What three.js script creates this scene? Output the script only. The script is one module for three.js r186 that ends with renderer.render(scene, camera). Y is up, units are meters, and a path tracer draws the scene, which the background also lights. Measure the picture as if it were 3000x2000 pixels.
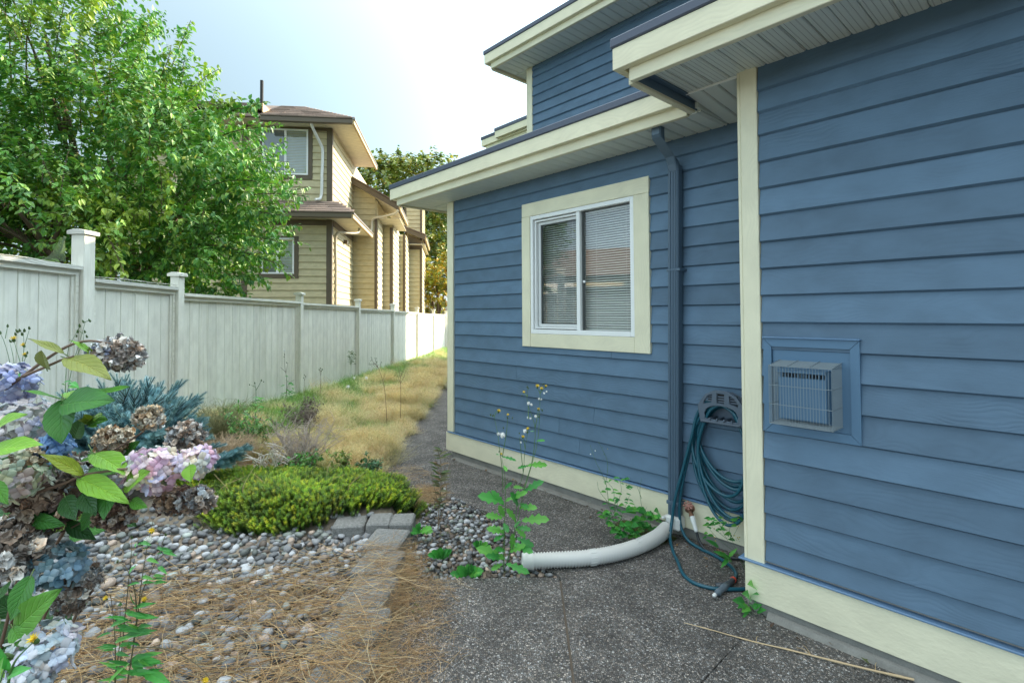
import * as THREE from 'three';
import { mergeGeometries } from 'three/addons/utils/BufferGeometryUtils.js';
import { ImprovedNoise } from 'three/addons/math/ImprovedNoise.js';

// ---------- camera, sky, sun, exposure ----------
const scene = new THREE.Scene();
const EYE = 1.6, FPX = 1537.25, CY = 879.8, PITCH = 0.025669, ROLL = -0.0051373;
const camera = new THREE.PerspectiveCamera(2 * Math.atan(1000 / FPX) * 180 / Math.PI, 1.5, 0.1, 400);
camera.position.set(0, EYE, 0);
camera.rotation.set(PITCH, 0, ROLL);
camera.setViewOffset(3000, 2000, 0, 1000 - CY, 3000, 2000);   // the lens is shifted up a little
camera.updateProjectionMatrix();

const SUN_EL = 25 * Math.PI / 180, SUN_AZ = Math.atan2(0.77, 0.64);   // azimuth from straight ahead towards the right
const sunDir = new THREE.Vector3(Math.sin(SUN_AZ) * Math.cos(SUN_EL), Math.sin(SUN_EL), -Math.cos(SUN_AZ) * Math.cos(SUN_EL));
{
  const W = 512, H = 256, d = new Float32Array(W * H * 4), v = new THREE.Vector3();
  for (let j = 0; j < H; j++) for (let i = 0; i < W; i++) {
    const ph = ((i + 0.5) / W - 0.5) * 2 * Math.PI, th = ((j + 0.5) / H - 0.5) * Math.PI;
    v.set(Math.cos(th) * Math.cos(ph), Math.sin(th), Math.cos(th) * Math.sin(ph));
    const el = Math.max(0, v.y), a = Math.acos(Math.min(1, v.dot(sunDir))) * 180 / Math.PI;
    const k = Math.pow(1 - el, 3), c2 = Math.cos(a * Math.PI / 180) ** 2, glow = 0.30 * Math.exp(-a / 22) + 2.4 * Math.exp(-a / 12), cloud = 1.5 * el ** 4, ray = 0.25 + 0.10 * c2 + 1.5 * c2 * c2;   // hazy air with thin high cloud: darkest low down, a right angle from the sun
    const o = (j * W + i) * 4;
    d[o] = (0.60 + 0.42 * k) * ray + glow + cloud; d[o + 1] = (0.95 + 0.28 * k) * ray + glow * 0.98 + cloud * 0.98; d[o + 2] = (1.20 + 0.14 * k) * ray + glow * 0.9 + cloud * 0.93; d[o + 3] = 1;
  }
  const sky = new THREE.DataTexture(d, W, H, THREE.RGBAFormat, THREE.FloatType);
  sky.mapping = THREE.EquirectangularReflectionMapping;
  sky.magFilter = sky.minFilter = THREE.LinearFilter; sky.needsUpdate = true;
  scene.background = sky; scene.environment = sky;
}
const sun = new THREE.DirectionalLight(new THREE.Color(1.0, 0.83, 0.60), 5);
sun.position.copy(sunDir).multiplyScalar(60); sun.target.position.set(0, 0, 0);
sun.castShadow = true; sun.shadow.mapSize.set(4096, 4096); sun.shadow.radius = 1;
Object.assign(sun.shadow.camera, { left: -40, right: 40, top: 40, bottom: -40, near: 1, far: 150 });
scene.add(sun, sun.target); sun.name = 'sun';
const EXPOSURE = 2.5;

// ---------- small helpers ----------
function rng(a) { return () => { a |= 0; a = a + 0x6D2B79F5 | 0; let t = Math.imul(a ^ a >>> 15, 1 | a); t = t + Math.imul(t ^ t >>> 7, 61 | t) ^ t; return ((t ^ t >>> 14) >>> 0) / 4294967296; }; }
const V = (x, y, z) => new THREE.Vector3(x, y, z);
const lerp = (a, b, t) => a + (b - a) * t, clamp = (x, a = 0, b = 1) => Math.min(b, Math.max(a, x));
const smooth = (a, b, x) => { const t = clamp((x - a) / (b - a)); return t * t * (3 - 2 * t); };
const noiseGen = new ImprovedNoise();
const noise = (x, y, z = 0) => noiseGen.noise(x, y, z);
const fbm = (x, y, z = 0, o = 4) => { let s = 0, a = 0.5; for (let i = 0; i < o; i++) { s += a * noise(x, y, z + i * 7.3); x *= 2.03; y *= 2.03; z *= 2.03; a *= 0.5; } return s; };
const C = (r, g, b) => new THREE.Color().setRGB(r, g, b);
const used = {};
function numbered(name) { const n = used[name] = (used[name] ?? -1) + 1; return n ? `${name}_${String(n).padStart(3, '0')}` : name; }
function tag(o, label, category, group, kind) { o.userData.label = label; if (category) o.userData.category = category; if (group) o.userData.group = group; if (kind) o.userData.kind = kind; return o; }
function shade(m) { m.castShadow = true; m.receiveShadow = true; return m; }
function thing(name, label, category, pos = [0, 0, 0], turn = 0, group) {
  const o = new THREE.Group(); o.name = numbered(name); o.position.set(...pos); o.rotation.y = turn; scene.add(o);
  return tag(o, label, category, group);
}
function struct(name, geo, mat, label) { const m = geo ? shade(new THREE.Mesh(geo, mat)) : new THREE.Group(); m.name = numbered(name); m.userData.kind = 'structure'; if (label) m.userData.label = label; scene.add(m); return m; }
function part(name, geo, mat, parent, label) {
  const m = shade(new THREE.Mesh(Array.isArray(geo) ? join(geo) : geo, mat)); m.name = name; parent.add(m);
  if (label) m.userData.label = label; return m;
}
function join(list) {
  let colored = list.some(g => g.attributes.color);
  list = list.map(g => {
    g = g.index ? g.toNonIndexed() : g;
    if (!g.attributes.normal) g.computeVertexNormals();
    if (!g.attributes.uv) g.setAttribute('uv', new THREE.Float32BufferAttribute(new Float32Array(g.attributes.position.count * 2), 2));
    if (colored && !g.attributes.color) g.setAttribute('color', new THREE.Float32BufferAttribute(new Float32Array(g.attributes.position.count * 3).fill(1), 3));
    for (const k of Object.keys(g.attributes)) if (!['position', 'normal', 'uv', 'color'].includes(k)) g.deleteAttribute(k);
    return g;
  });
  return list.length === 1 ? list[0] : mergeGeometries(list);
}
function tint(g, c, c2) {  // one colour, or a run from c (uv.x = 0) to c2 (uv.x = 1)
  const n = g.attributes.position.count, a = new Float32Array(n * 3), uv = g.attributes.uv;
  for (let i = 0; i < n; i++) { const t = c2 ? clamp(uv.getX(i)) : 0; a[i * 3] = c2 ? lerp(c.r, c2.r, t) : c.r; a[i * 3 + 1] = c2 ? lerp(c.g, c2.g, t) : c.g; a[i * 3 + 2] = c2 ? lerp(c.b, c2.b, t) : c.b; }
  g.setAttribute('color', new THREE.Float32BufferAttribute(a, 3)); return g;
}
function tris(pos, uv) {  // flat shaded soup
  const g = new THREE.BufferGeometry(); g.setAttribute('position', new THREE.Float32BufferAttribute(pos, 3));
  if (uv) g.setAttribute('uv', new THREE.Float32BufferAttribute(uv, 2)); g.computeVertexNormals(); return g;
}
// uv in metres by the way each face looks; u runs along the grain axis
function metres(g, grain = 0, ou = 0, ov = 0) {
  if (g.index) g = g.toNonIndexed();
  const p = g.attributes.position, n = p.count, uv = new Float32Array(n * 2), a = V(), b = V(), c = V();
  for (let i = 0; i < n; i += 3) {
    a.fromBufferAttribute(p, i); b.fromBufferAttribute(p, i + 1); c.fromBufferAttribute(p, i + 2);
    const m = b.clone().sub(a).cross(c.clone().sub(a)), q = [Math.abs(m.x), Math.abs(m.y), Math.abs(m.z)], k = q.indexOf(Math.max(...q));
    const ax = [0, 1, 2].filter(x => x !== k); let u = ax.includes(grain) ? grain : ax[0], w = ax.find(x => x !== u);
    [a, b, c].forEach((t, j) => { uv[(i + j) * 2] = t.getComponent(u) + ou; uv[(i + j) * 2 + 1] = t.getComponent(w) + ov; });
  }
  g.setAttribute('uv', new THREE.BufferAttribute(uv, 2)); return g;
}
// a box with chamfered edges
function box(x0, x1, y0, y1, z0, z1, { c = 0.003, grain = 0, r = null, bend = null } = {}) {
  const S = [[x0, x1], [y0, y1], [z0, z1]]; c = Math.min(c, (x1 - x0) / 2.5, (y1 - y0) / 2.5, (z1 - z0) / 2.5);
  const at = (i, j, k, f) => { const s = [i, j, k], o = []; for (let a = 0; a < 3; a++) o.push(S[a][s[a]] + (a === f ? 0 : (s[a] ? -c : c))); return o; };
  const P = []; const quad = (a, b, d, e) => P.push(...a, ...b, ...d, ...a, ...d, ...e);
  const fl = (f, i, j, k, A, B, D, E) => quad(...[A, B, D, E]);
  const F = f => [0, 1].map(s => { const [u, v] = [0, 1, 2].filter(x => x !== f); return [[0, 0], [1, 0], [1, 1], [0, 1]].map(([p, q]) => { const t = [0, 0, 0]; t[f] = s; t[u] = p; t[v] = q; return at(...t, f); }); });
  for (let f = 0; f < 3; f++) { const [lo, hi] = F(f); const flip = f === 1; const q = (l, rev) => rev ? quad(l[3], l[2], l[1], l[0]) : quad(...l); q(lo, !flip); q(hi, flip); }
  for (let e = 0; e < 3; e++) { // edges along axis e
    const [u, v] = [0, 1, 2].filter(x => x !== e);
    for (const p of [0, 1]) for (const q of [0, 1]) {
      const t0 = [0, 0, 0], t1 = [0, 0, 0]; t0[u] = t1[u] = p; t0[v] = t1[v] = q; t1[e] = 1;
      let l = [at(...t0, u), at(...t1, u), at(...t1, v), at(...t0, v)];
      const nrm = V(...l[1]).sub(V(...l[0])).cross(V(...l[2]).sub(V(...l[0]))), out = [0, 0, 0]; out[u] = p ? 1 : -1; out[v] = q ? 1 : -1;
      if (nrm.dot(V(...out)) < 0) l = l.reverse(); quad(...l);
    }
  }
  for (const i of [0, 1]) for (const j of [0, 1]) for (const k of [0, 1]) {
    let l = [at(i, j, k, 0), at(i, j, k, 1), at(i, j, k, 2)];
    const nrm = V(...l[1]).sub(V(...l[0])).cross(V(...l[2]).sub(V(...l[0])));
    if (nrm.dot(V(i ? 1 : -1, j ? 1 : -1, k ? 1 : -1)) < 0) l = l.reverse(); P.push(...l[0], ...l[1], ...l[2]);
  }
  let g = tris(P); const rr = r || rnd; g = metres(g, grain, rr() * 3, rr() * 3); return g;
}
const rnd = rng(7);
// extruded polygon: pts [[a, b]...] in the plane across `axis`, from t0 to t1 along it
function prism(pts, t0, t1, axis = 2, grain = 0) {
  const mk = (a, b, t) => axis === 2 ? [a, b, t] : axis === 0 ? [t, a, b] : [a, t, b];   // axis 0: (y, z); axis 1: (x, z)
  let area = 0; for (let i = 0; i < pts.length; i++) { const [a, b] = pts[i], [c, d] = pts[(i + 1) % pts.length]; area += a * d - b * c; }
  if ((area < 0) !== (axis === 1)) pts = pts.slice().reverse();
  const P = [], n = pts.length, tr = THREE.ShapeUtils.triangulateShape(pts.map(p => new THREE.Vector2(...p)), []);
  const rev = axis === 1;
  for (const t of tr) { P.push(...mk(...pts[t[0]], t1), ...mk(...pts[t[rev ? 1 : 1]], t1), ...mk(...pts[t[2]], t1)); P.push(...mk(...pts[t[2]], t0), ...mk(...pts[t[1]], t0), ...mk(...pts[t[0]], t0)); }
  for (let i = 0; i < n; i++) { const a = pts[i], b = pts[(i + 1) % n]; P.push(...mk(...a, t0), ...mk(...b, t0), ...mk(...b, t1), ...mk(...a, t0), ...mk(...b, t1), ...mk(...a, t1)); }
  return metres(tris(P), grain, rnd() * 3, rnd() * 3);
}
function curve(pts, n) { return new THREE.CatmullRomCurve3(pts.map(p => p.isVector3 ? p : V(...p)), false, 'centripetal').getPoints(n); }
// tube of varying radius through points; uv.x runs 0..1 along it (or metres when len is true)
function tube(pts, r0, r1 = r0, seg = 6, { caps = true, len = false } = {}) {
  pts = pts.map(p => p.isVector3 ? p : V(...p));
  const n = pts.length, P = [], N = [], U = [], I = []; let up = V(0.31, 0.9, 0.3).normalize(), L = 0; const rad = i => typeof r0 === 'function' ? r0(i / (n - 1)) : lerp(r0, r1, i / (n - 1));
  for (let i = 0; i < n; i++) {
    const t = pts[Math.min(i + 1, n - 1)].clone().sub(pts[Math.max(i - 1, 0)]).normalize();
    up.sub(t.clone().multiplyScalar(up.dot(t))); if (up.lengthSq() < 1e-6) up.set(t.y, -t.x, 0.1).cross(t); up.normalize();
    const b = t.clone().cross(up); if (i) L += pts[i].distanceTo(pts[i - 1]);
    for (let k = 0; k <= seg; k++) { const a = k / seg * 2 * Math.PI, d = up.clone().multiplyScalar(Math.cos(a)).addScaledVector(b, Math.sin(a)); const q = pts[i].clone().addScaledVector(d, rad(i)); P.push(q.x, q.y, q.z); N.push(d.x, d.y, d.z); U.push(len ? L : i / (n - 1), len ? k / seg * rad(i) * 6.28 : k / seg); }
  }
  for (let i = 0; i < n - 1; i++) for (let k = 0; k < seg; k++) { const a = i * (seg + 1) + k, b = a + seg + 1; I.push(a, a + 1, b, a + 1, b + 1, b); }
  if (caps) for (const [i, s] of [[0, 1], [n - 1, -1]]) {
    const c = P.length / 3, t = pts[i ? n - 1 : 1].clone().sub(pts[i ? n - 2 : 0]).normalize().multiplyScalar(-s);
    for (let k = 0; k <= seg; k++) { const o = (i * (seg + 1) + k) * 3; P.push(P[o], P[o + 1], P[o + 2]); N.push(t.x, t.y, t.z); U.push(i ? 1 : 0, 0); }
    P.push(pts[i].x, pts[i].y, pts[i].z); N.push(t.x, t.y, t.z); U.push(i ? 1 : 0, 0);
    for (let k = 0; k < seg; k++) s > 0 ? I.push(c + seg + 1, c + k + 1, c + k) : I.push(c + seg + 1, c + k, c + k + 1);
  }
  const g = new THREE.BufferGeometry();
  g.setAttribute('position', new THREE.Float32BufferAttribute(P, 3)); g.setAttribute('normal', new THREE.Float32BufferAttribute(N, 3)); g.setAttribute('uv', new THREE.Float32BufferAttribute(U, 2)); g.setIndex(I);
  return g;
}
function lathe(prof, seg = 16) { return new THREE.LatheGeometry(prof.map(p => new THREE.Vector2(...p)), seg); }
// frame with local y along dir
function along(dir, up = V(0, 1, 0)) {
  const y = dir.clone().normalize(); let z = up.clone().sub(y.clone().multiplyScalar(up.dot(y))); if (z.lengthSq() < 1e-5) z = V(0, 0, 1).sub(y.clone().multiplyScalar(y.z)); z.normalize();
  return new THREE.Matrix4().makeBasis(y.clone().cross(z), y, z);
}
function put(g, pos, dir, up, s = 1) { const m = along(dir, up); if (s !== 1) m.scale(s.isVector3 ? s : V(s, s, s)); m.setPosition(pos.isVector3 ? pos : V(...pos)); return g.clone().applyMatrix4(m); }
function copies(name, geo, mat, list, parent, kind = 'stuff') {  // list of [matrix, colour]
  const im = shade(new THREE.InstancedMesh(geo, mat, list.length)); im.name = parent === scene ? numbered(name) : name;
  list.forEach(([m, c], i) => { im.setMatrixAt(i, m); if (c) im.setColorAt(i, c); });
  if (kind) im.userData.kind = kind; parent.add(im); return im;
}
// ---------- where things stand: a sight line from the camera post to a known plane ----------
const camM = new THREE.Matrix4().makeRotationFromEuler(camera.rotation);
const sight = (x, y) => V((x - 1500) / FPX, -(y - CY) / FPX, -1).applyMatrix4(camM);
const at = (x, y, F) => { const d = sight(x, y); return d.multiplyScalar(F / -d.z).add(V(0, EYE, 0)); };
const onLevel = (x, y, h = 0) => { const d = sight(x, y); return d.multiplyScalar((h - EYE) / d.y).add(V(0, EYE, 0)); };
const win = (ox, oy, s) => (x, y) => [ox + x * s, oy + y * s];

// blue house frame: s along its wall towards the right, w out of the wall towards the viewer
const YAW = 0.732618, HO = [-0.70194, -5.96849], E1 = V(Math.sin(YAW), 0, Math.cos(YAW)), NN = V(-Math.cos(YAW), 0, Math.sin(YAW));
const H3 = (s, y, w) => V(HO[0], y, HO[1]).addScaledVector(E1, s).addScaledVector(NN, w);
const onWall = (x, y, w) => { const d = sight(x, y), o = V(HO[0], 0, HO[1]); const t = (w + o.dot(NN)) / d.dot(NN); const p = d.multiplyScalar(t); return [p.clone().sub(o).dot(E1), p.y + EYE]; };
// ---------- textures and materials ----------
function texture(w, h, fn, { srgb = false, rep = [1, 1] } = {}) {   // fn returns [r, g, b] in 0..1
  const d = new Uint8Array(w * h * 4);
  for (let j = 0; j < h; j++) for (let i = 0; i < w; i++) { const c = fn(i, j), o = (j * w + i) * 4; d[o] = clamp(c[0]) * 255; d[o + 1] = clamp(c[1]) * 255; d[o + 2] = clamp(c[2]) * 255; d[o + 3] = 255; }
  const t = new THREE.DataTexture(d, w, h); t.wrapS = t.wrapT = THREE.RepeatWrapping; t.magFilter = THREE.LinearFilter; t.minFilter = THREE.LinearFilter;
  if (srgb) t.colorSpace = THREE.SRGBColorSpace; t.repeat.set(...rep); t.needsUpdate = true; return t;
}
// painted sawn wood: flowing grain lines with knots, 2.4 m x 0.6 m
const GW = 1024, GH = 256, grainF = new Float32Array(GW * GH), wearF = new Float32Array(GW * GH);
{
  const r = rng(31), knots = Array.from({ length: 13 }, () => [r() * GW, r() * GH, 6 + r() * 12]);
  for (let j = 0; j < GH; j++) for (let i = 0; i < GW; i++) {
    const x = i / GW, y = j / GH, px = Math.cos(x * 6.2832), py = Math.sin(x * 6.2832);
    let f = y * 26 + 2.6 * noise(px * 1.1 + 4, py * 1.1, y * 3.1) + 1.1 * noise(px * 3 + 9, py * 3, y * 9), knot = 0;
    for (const [kx, ky, kr] of knots) { let dx = Math.abs(i - kx); dx = Math.min(dx, GW - dx); let dy = Math.abs(j - ky); dy = Math.min(dy, GH - dy); const q = Math.hypot(dx / 2.6, dy) / kr; f += 3.2 * Math.exp(-q * q * 0.35); knot = Math.max(knot, Math.exp(-q * q * 9)); }
    const s = 0.5 + 0.5 * Math.sin(f * 6.2832), fib = noise(x * 22, y * 190, 3) * 0.5 + noise(px * 30, py * 30, y * 150) * 0.5;
    const mask = smooth(-0.25, 0.35, noise(px * 1.3 + 2, py * 1.3, y * 4.5 + 3)) * 0.85 + 0.15;
    grainF[j * GW + i] = clamp(lerp(0.42, 0.62 * Math.pow(s, 0.6), mask) + 0.36 * (0.5 + fib) - 0.5 * knot);
    wearF[j * GW + i] = fbm(px * 2, py * 2, y * 5, 4);
  }
}
const gAt = (i, j) => grainF[j * GW + i], wAt = (i, j) => wearF[j * GW + i];
const woodRep = [1 / 2.4, 1 / 0.6];
const woodColor = texture(GW, GH, (i, j) => { const g = gAt(i, j), w = wAt(i, j), v = 0.87 + 0.075 * g + 0.26 * w; return [v, v * 0.995 + 0.004, v * 0.99 + 0.006]; }, { rep: woodRep });
const woodBump = texture(GW, GH, (i, j) => { const g = gAt(i, j); return [g, g, g]; }, { rep: woodRep });
const trimColor = texture(GW, GH, (i, j) => { const g = gAt(i, j), w = wAt(i, j), v = 0.88 + 0.08 * g + 0.14 * w; return [v, v, v * 0.985]; }, { rep: woodRep });
const fenceColor = texture(GW, GH, (i, j) => { const g = gAt(i, j), w = wAt(i, j), x = i / GW, y = j / GH, st = smooth(0.12, 0.5, noise(Math.cos(x * 6.283) * 0.6, Math.sin(x * 6.283) * 0.6, y * 26)); const v = 0.88 + 0.06 * g + 0.2 * w - 0.09 * st; return [v, v, v * (0.975 - 0.03 * st)]; }, { rep: woodRep });
// stucco-like brushed relief of the skirting boards
const roughBump = texture(512, 256, (i, j) => { const x = i / 512, y = j / 256, v = 0.5 + 0.5 * fbm(Math.cos(x * 6.283) * 7 + 3, Math.sin(x * 6.283) * 7, y * 42, 3) + 0.12 * noise(i * 0.4, j * 0.7); return [v, v, v]; }, { rep: [1 / 1.2, 1 / 0.6] });
// aggregate: small stones set in dark cement, seen from above; 2048 px over 2 m
function stonesTexture(size, cells, seed, pal, gap, base) {
  const r = rng(seed), pts = [], col = [];
  for (let j = 0; j < cells; j++) for (let i = 0; i < cells; i++) { pts.push([i + 0.1 + r() * 0.8, j + 0.1 + r() * 0.8, 0.55 + r() * 0.6]); const c = pal(r); col.push(c); }
  const H = new Float32Array(size * size), K = new Int32Array(size * size), s = cells / size;
  for (let j = 0; j < size; j++) for (let i = 0; i < size; i++) {
    const x = (i + 0.5) * s, y = (j + 0.5) * s, ci = Math.floor(x), cj = Math.floor(y); let b1 = 9, b2 = 9, k1 = 0;
    for (let b = -1; b <= 1; b++) for (let a = -1; a <= 1; a++) { const ii = (ci + a + cells) % cells, jj = (cj + b + cells) % cells, p = pts[jj * cells + ii]; const d = Math.hypot(x - p[0] - (ci + a - ii), y - p[1] - (cj + b - jj)) / p[2]; if (d < b1) { b2 = b1; b1 = d; k1 = jj * cells + ii; } else if (d < b2) b2 = d; }
    H[j * size + i] = clamp((b2 - b1) / gap); K[j * size + i] = k1;
  }
  return { size, color: (i, j) => { const h = smooth(0.25, 0.75, H[j * size + i]), c = col[K[j * size + i]]; return [lerp(base[0], c[0], h), lerp(base[1], c[1], h), lerp(base[2], c[2], h)]; }, height: (i, j) => { const h = Math.sqrt(H[j * size + i]); return [h, h, h]; } };
}
const agg = stonesTexture(2048, 225, 5, r => { const t = r(); const v = t < 0.5 ? 0.065 + 0.09 * r() : t < 0.87 ? 0.14 + 0.13 * r() : 0.28 + 0.20 * r(); const w = (r() - 0.5) * 0.16; return [v * (1 + w), v, v * (1.04 - w)]; }, 0.42, [0.05, 0.05, 0.052]);
const aggColor = texture(2048, 2048, (i, j) => { const c = agg.color(i, j), n = 1 + 0.75 * fbm(Math.cos(i / 2048 * 6.283) * 1.6, Math.sin(i / 2048 * 6.283) * 1.6 + 2 * Math.sin(j / 2048 * 6.283), Math.cos(j / 2048 * 6.283) * 2, 4); return [c[0] * n * 1.03, c[1] * n, c[2] * n * 0.95]; }, { rep: [0.5, 0.5] });
const aggBump = texture(2048, 2048, agg.height, { rep: [0.5, 0.5] });
const speck = texture(256, 256, (i, j) => { const v = 0.72 + 0.3 * fbm(i / 22, j / 22, 4, 4) + 0.16 * noise(i * 0.7, j * 0.7); return [v, v, v]; });
const soilColor = texture(512, 512, (i, j) => { const x = Math.cos(i / 512 * 6.283), y = Math.sin(i / 512 * 6.283); const n = fbm(x * 6, y * 6, j / 30, 4), m = noise(i * 0.9, j * 0.9), v = 0.16 + 0.12 * n + 0.05 * m; return [v * 1.15, v * 0.95, v * 0.72]; }, { rep: [1 / 1.1, 1 / 1.1] });
// leaf blade with veins: u across (0..1), v from stalk to tip
const veinH = (u, v) => { const a = Math.abs(u - 0.5) * 2, s = v * 7.5 - a * 2.2, f = Math.abs(s - Math.round(s)); return clamp(1 - 0.75 * Math.exp(-f * f * 90) * (1 - 0.35 * a) - Math.exp(-a * a * 500) + 0.08 * noise(u * 40, v * 60)); };
const leafColor = texture(256, 256, (i, j) => { const h = veinH(i / 255, j / 255), n = fbm(i / 60, j / 60, 2, 3), v = 0.8 + 0.18 * n; return [v * lerp(1.35, 1, h), v * lerp(1.18, 1, h), v * lerp(1.1, 1, h)].map(x => x * 0.74); });
const leafBump = texture(256, 256, (i, j) => { const h = veinH(i / 255, j / 255); return [h, h, h]; });
const dots = texture(64, 64, (i, j) => { const x = (i % 16) / 16 - 0.5, y = (j % 32) / 32 - 0.5; const h = Math.hypot(x, y * 2) < 0.22 ? 0.12 : 1; return [h, h, h]; }, { rep: [1 / 0.05, 1 / 0.05] });
const tileColor = texture(256, 256, (i, j) => { const v = 0.7 + 0.35 * noise(i * 0.55, j * 0.55) + 0.3 * fbm(i / 40, j / 40, 8, 3); return [v, v, v]; }, { rep: [1 / 0.4, 1 / 0.4] });

const blockColor = (() => { const r = rng(12); return texture(512, 512, (i, j) => { const v = 0.62 + 0.35 * fbm(i / 9, j / 9, 3, 3) + 0.45 * (r() - 0.5) + (r() < 0.06 ? 0.3 : 0); return [v, v, v]; }, { rep: [1 / 1.3, 1 / 1.3] }); })();
const std = (r, g, b, rough = 0.7, o = {}) => new THREE.MeshStandardMaterial({ color: C(r, g, b), roughness: rough, ...o });
const wood = (r, g, b, o = {}) => std(r, g, b, 0.62, { map: woodColor, bumpMap: woodBump, bumpScale: 0.0019, ...o });
const blues = [0.89, 1, 1.10, 0.96].map((k, i) => wood(0.100 * k, 0.174 * k, 0.260 * k, { bumpScale: [0.0006, 0.0009, 0.0006, 0.0017][i] }));
const Mt = {
  cream: std(0.80, 0.755, 0.565, 0.6, { map: trimColor, bumpMap: woodBump, bumpScale: 0.0005 }),
  skirt: std(0.80, 0.755, 0.565, 0.7, { map: trimColor, bumpMap: roughBump, bumpScale: 0.002 }),
  soffit: std(0.66, 0.70, 0.655, 0.5), soffitHoles: std(0.66, 0.70, 0.655, 0.5, { map: dots }),
  blueMetal: std(0.085, 0.135, 0.19, 0.42), blueSlate: std(0.075, 0.09, 0.13, 0.5), flash: std(0.12, 0.22, 0.36, 0.4),
  concrete: std(0.30, 0.295, 0.27, 0.9, { map: speck, bumpMap: speck, bumpScale: 0.003 }),
  vinyl: std(0.82, 0.83, 0.82, 0.35), gasket: std(0.10, 0.11, 0.11, 0.6), blind: std(0.82, 0.83, 0.80, 0.5),
  glass: new THREE.MeshPhysicalMaterial({ color: C(0.96, 0.98, 0.97), roughness: 0.0, transmission: 1, thickness: 0, ior: 2.05 }),
  screen: std(0.05, 0.055, 0.05, 0.7, { transparent: true, opacity: 0.14 }),
  dark: std(0.03, 0.03, 0.03, 0.9), room: std(0.32, 0.30, 0.27, 0.9),
  roof: std(0.10, 0.105, 0.12, 0.9, { map: tileColor, bumpMap: tileColor, bumpScale: 0.002 }),
  fence: std(0.785, 0.775, 0.70, 0.65, { map: fenceColor, bumpMap: woodBump, bumpScale: 0.0012 }),
  fenceTop: std(0.60, 0.60, 0.54, 0.8, { map: woodColor, bumpMap: woodBump, bumpScale: 0.003 }),
  beige: wood(0.55, 0.48, 0.29), brown: wood(0.125, 0.095, 0.06), beigeSoffit: wood(0.72, 0.66, 0.50), gutter: std(0.11, 0.085, 0.055, 0.45), lath: wood(0.62, 0.45, 0.22),
  whitePipe: std(0.68, 0.68, 0.64, 0.4), tiles: [0.8, 1, 1.25].map(k => std(0.27 * k, 0.195 * k, 0.155 * k, 0.95, { map: tileColor, bumpMap: tileColor, bumpScale: 0.003 })),
  agg: std(1.0, 0.97, 0.92, 0.85, { map: aggColor, bumpMap: aggBump, bumpScale: 0.0035 }),
  block: std(0.40, 0.405, 0.39, 0.9, { map: blockColor, bumpMap: aggBump, bumpScale: 0.005 }),
  soil: std(1.2, 1.2, 1.2, 0.95, { map: soilColor, bumpMap: soilColor, bumpScale: 0.02 }),
  stone: std(1, 1, 1, 0.6, { map: speck, bumpMap: speck, bumpScale: 0.001 }),
  vc: std(1, 1, 1, 0.7, { vertexColors: true }),
  foliage: new THREE.MeshPhysicalMaterial({ color: C(1, 1, 1), roughness: 0.5, transmission: 0.0, vertexColors: false }),
  hose: std(0.010, 0.085, 0.125, 0.28), blackHose: std(0.02, 0.023, 0.027, 0.4), rubber: std(0.05, 0.062, 0.075, 0.45), pale: std(0.72, 0.74, 0.73, 0.4), red: std(0.55, 0.06, 0.03, 0.4),
  steel: std(0.42, 0.44, 0.46, 0.4, { metalness: 0.7 }), brass: std(0.30, 0.16, 0.10, 0.5, { metalness: 0.6 }),
  pipe: std(0.66, 0.67, 0.65, 0.5), bark: std(0.16, 0.115, 0.08, 0.9, { map: speck, bumpMap: speck, bumpScale: 0.01 }), twig: std(0.26, 0.20, 0.14, 0.8),
  strawI: std(1, 1, 1, 0.8), straw: std(0.50, 0.36, 0.19, 0.75), net: std(0.20, 0.27, 0.16, 0.7), wire: std(0.42, 0.42, 0.37, 0.6),
};
const leafMat = (o = {}) => new THREE.MeshPhysicalMaterial({ color: C(1, 1, 1), roughness: 0.55, transmission: 0.45, thickness: 0, ior: 1.4, ...o });
Mt.leaf = leafMat(); Mt.leafShiny = leafMat({ roughness: 0.38, transmission: 0.25 });
Mt.leafVC = leafMat({ vertexColors: true }); Mt.petal = leafMat({ vertexColors: true, roughness: 0.75, transmission: 0.25 });
Mt.dry = std(1, 1, 1, 0.85, { vertexColors: true });
// ---------- ground ----------
const FX = F => -4.1 + 0.039 * F;                                   // the fence line
const bankH = F => F < 6.6 ? 0.30 : F < 9.4 ? lerp(0.30, 0.11, (F - 6.6) / 2.8) : F < 18.7 ? lerp(0.11, -0.03, (F - 9.4) / 9.3) : -0.04;
const lawnEdge = F => F < 4.9 ? -1.15 : F < 6.7 ? lerp(-1.18, -1.40, smooth(4.9, 5.6, F)) : lerp(-1.40, -1.62, smooth(6.7, 14, F));
const inBed = (X, F) => smooth(-0.86, -0.98, X) * smooth(3.83, 3.95, F) * smooth(5.3, 4.7, F) * smooth(-3.0, -2.6, X);   // raised heather bed
function groundH(X, F) {
  const d = X - FX(F), e = lawnEdge(F);
  if (X > 8 || F > 45 || d < -1) return -0.05;
  let h = -0.06;
  const up = smooth(e, FX(F), X);
  if (F > 4.4) h = lerp(-0.03, bankH(F), up) + 0.02 * noise(X * 1.7, F * 1.7) * smooth(e, e - 0.5, X);
  else h = lerp(0.035, 0.30, smooth(-1.9, -3.9, X));
  h = lerp(lerp(0.035, 0.30, smooth(-1.9, -3.9, X)), h, smooth(4.0, 4.9, F));
  if (X > -0.82 && F < 4.4) h = -0.045;
  if (X > e + 0.02 && F >= 4.4) h = -0.07;
  return h + 0.10 * inBed(X, F);
}
const ground = (X, F, up = 0) => V(X, groundH(X, F) + up, -F);
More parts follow.
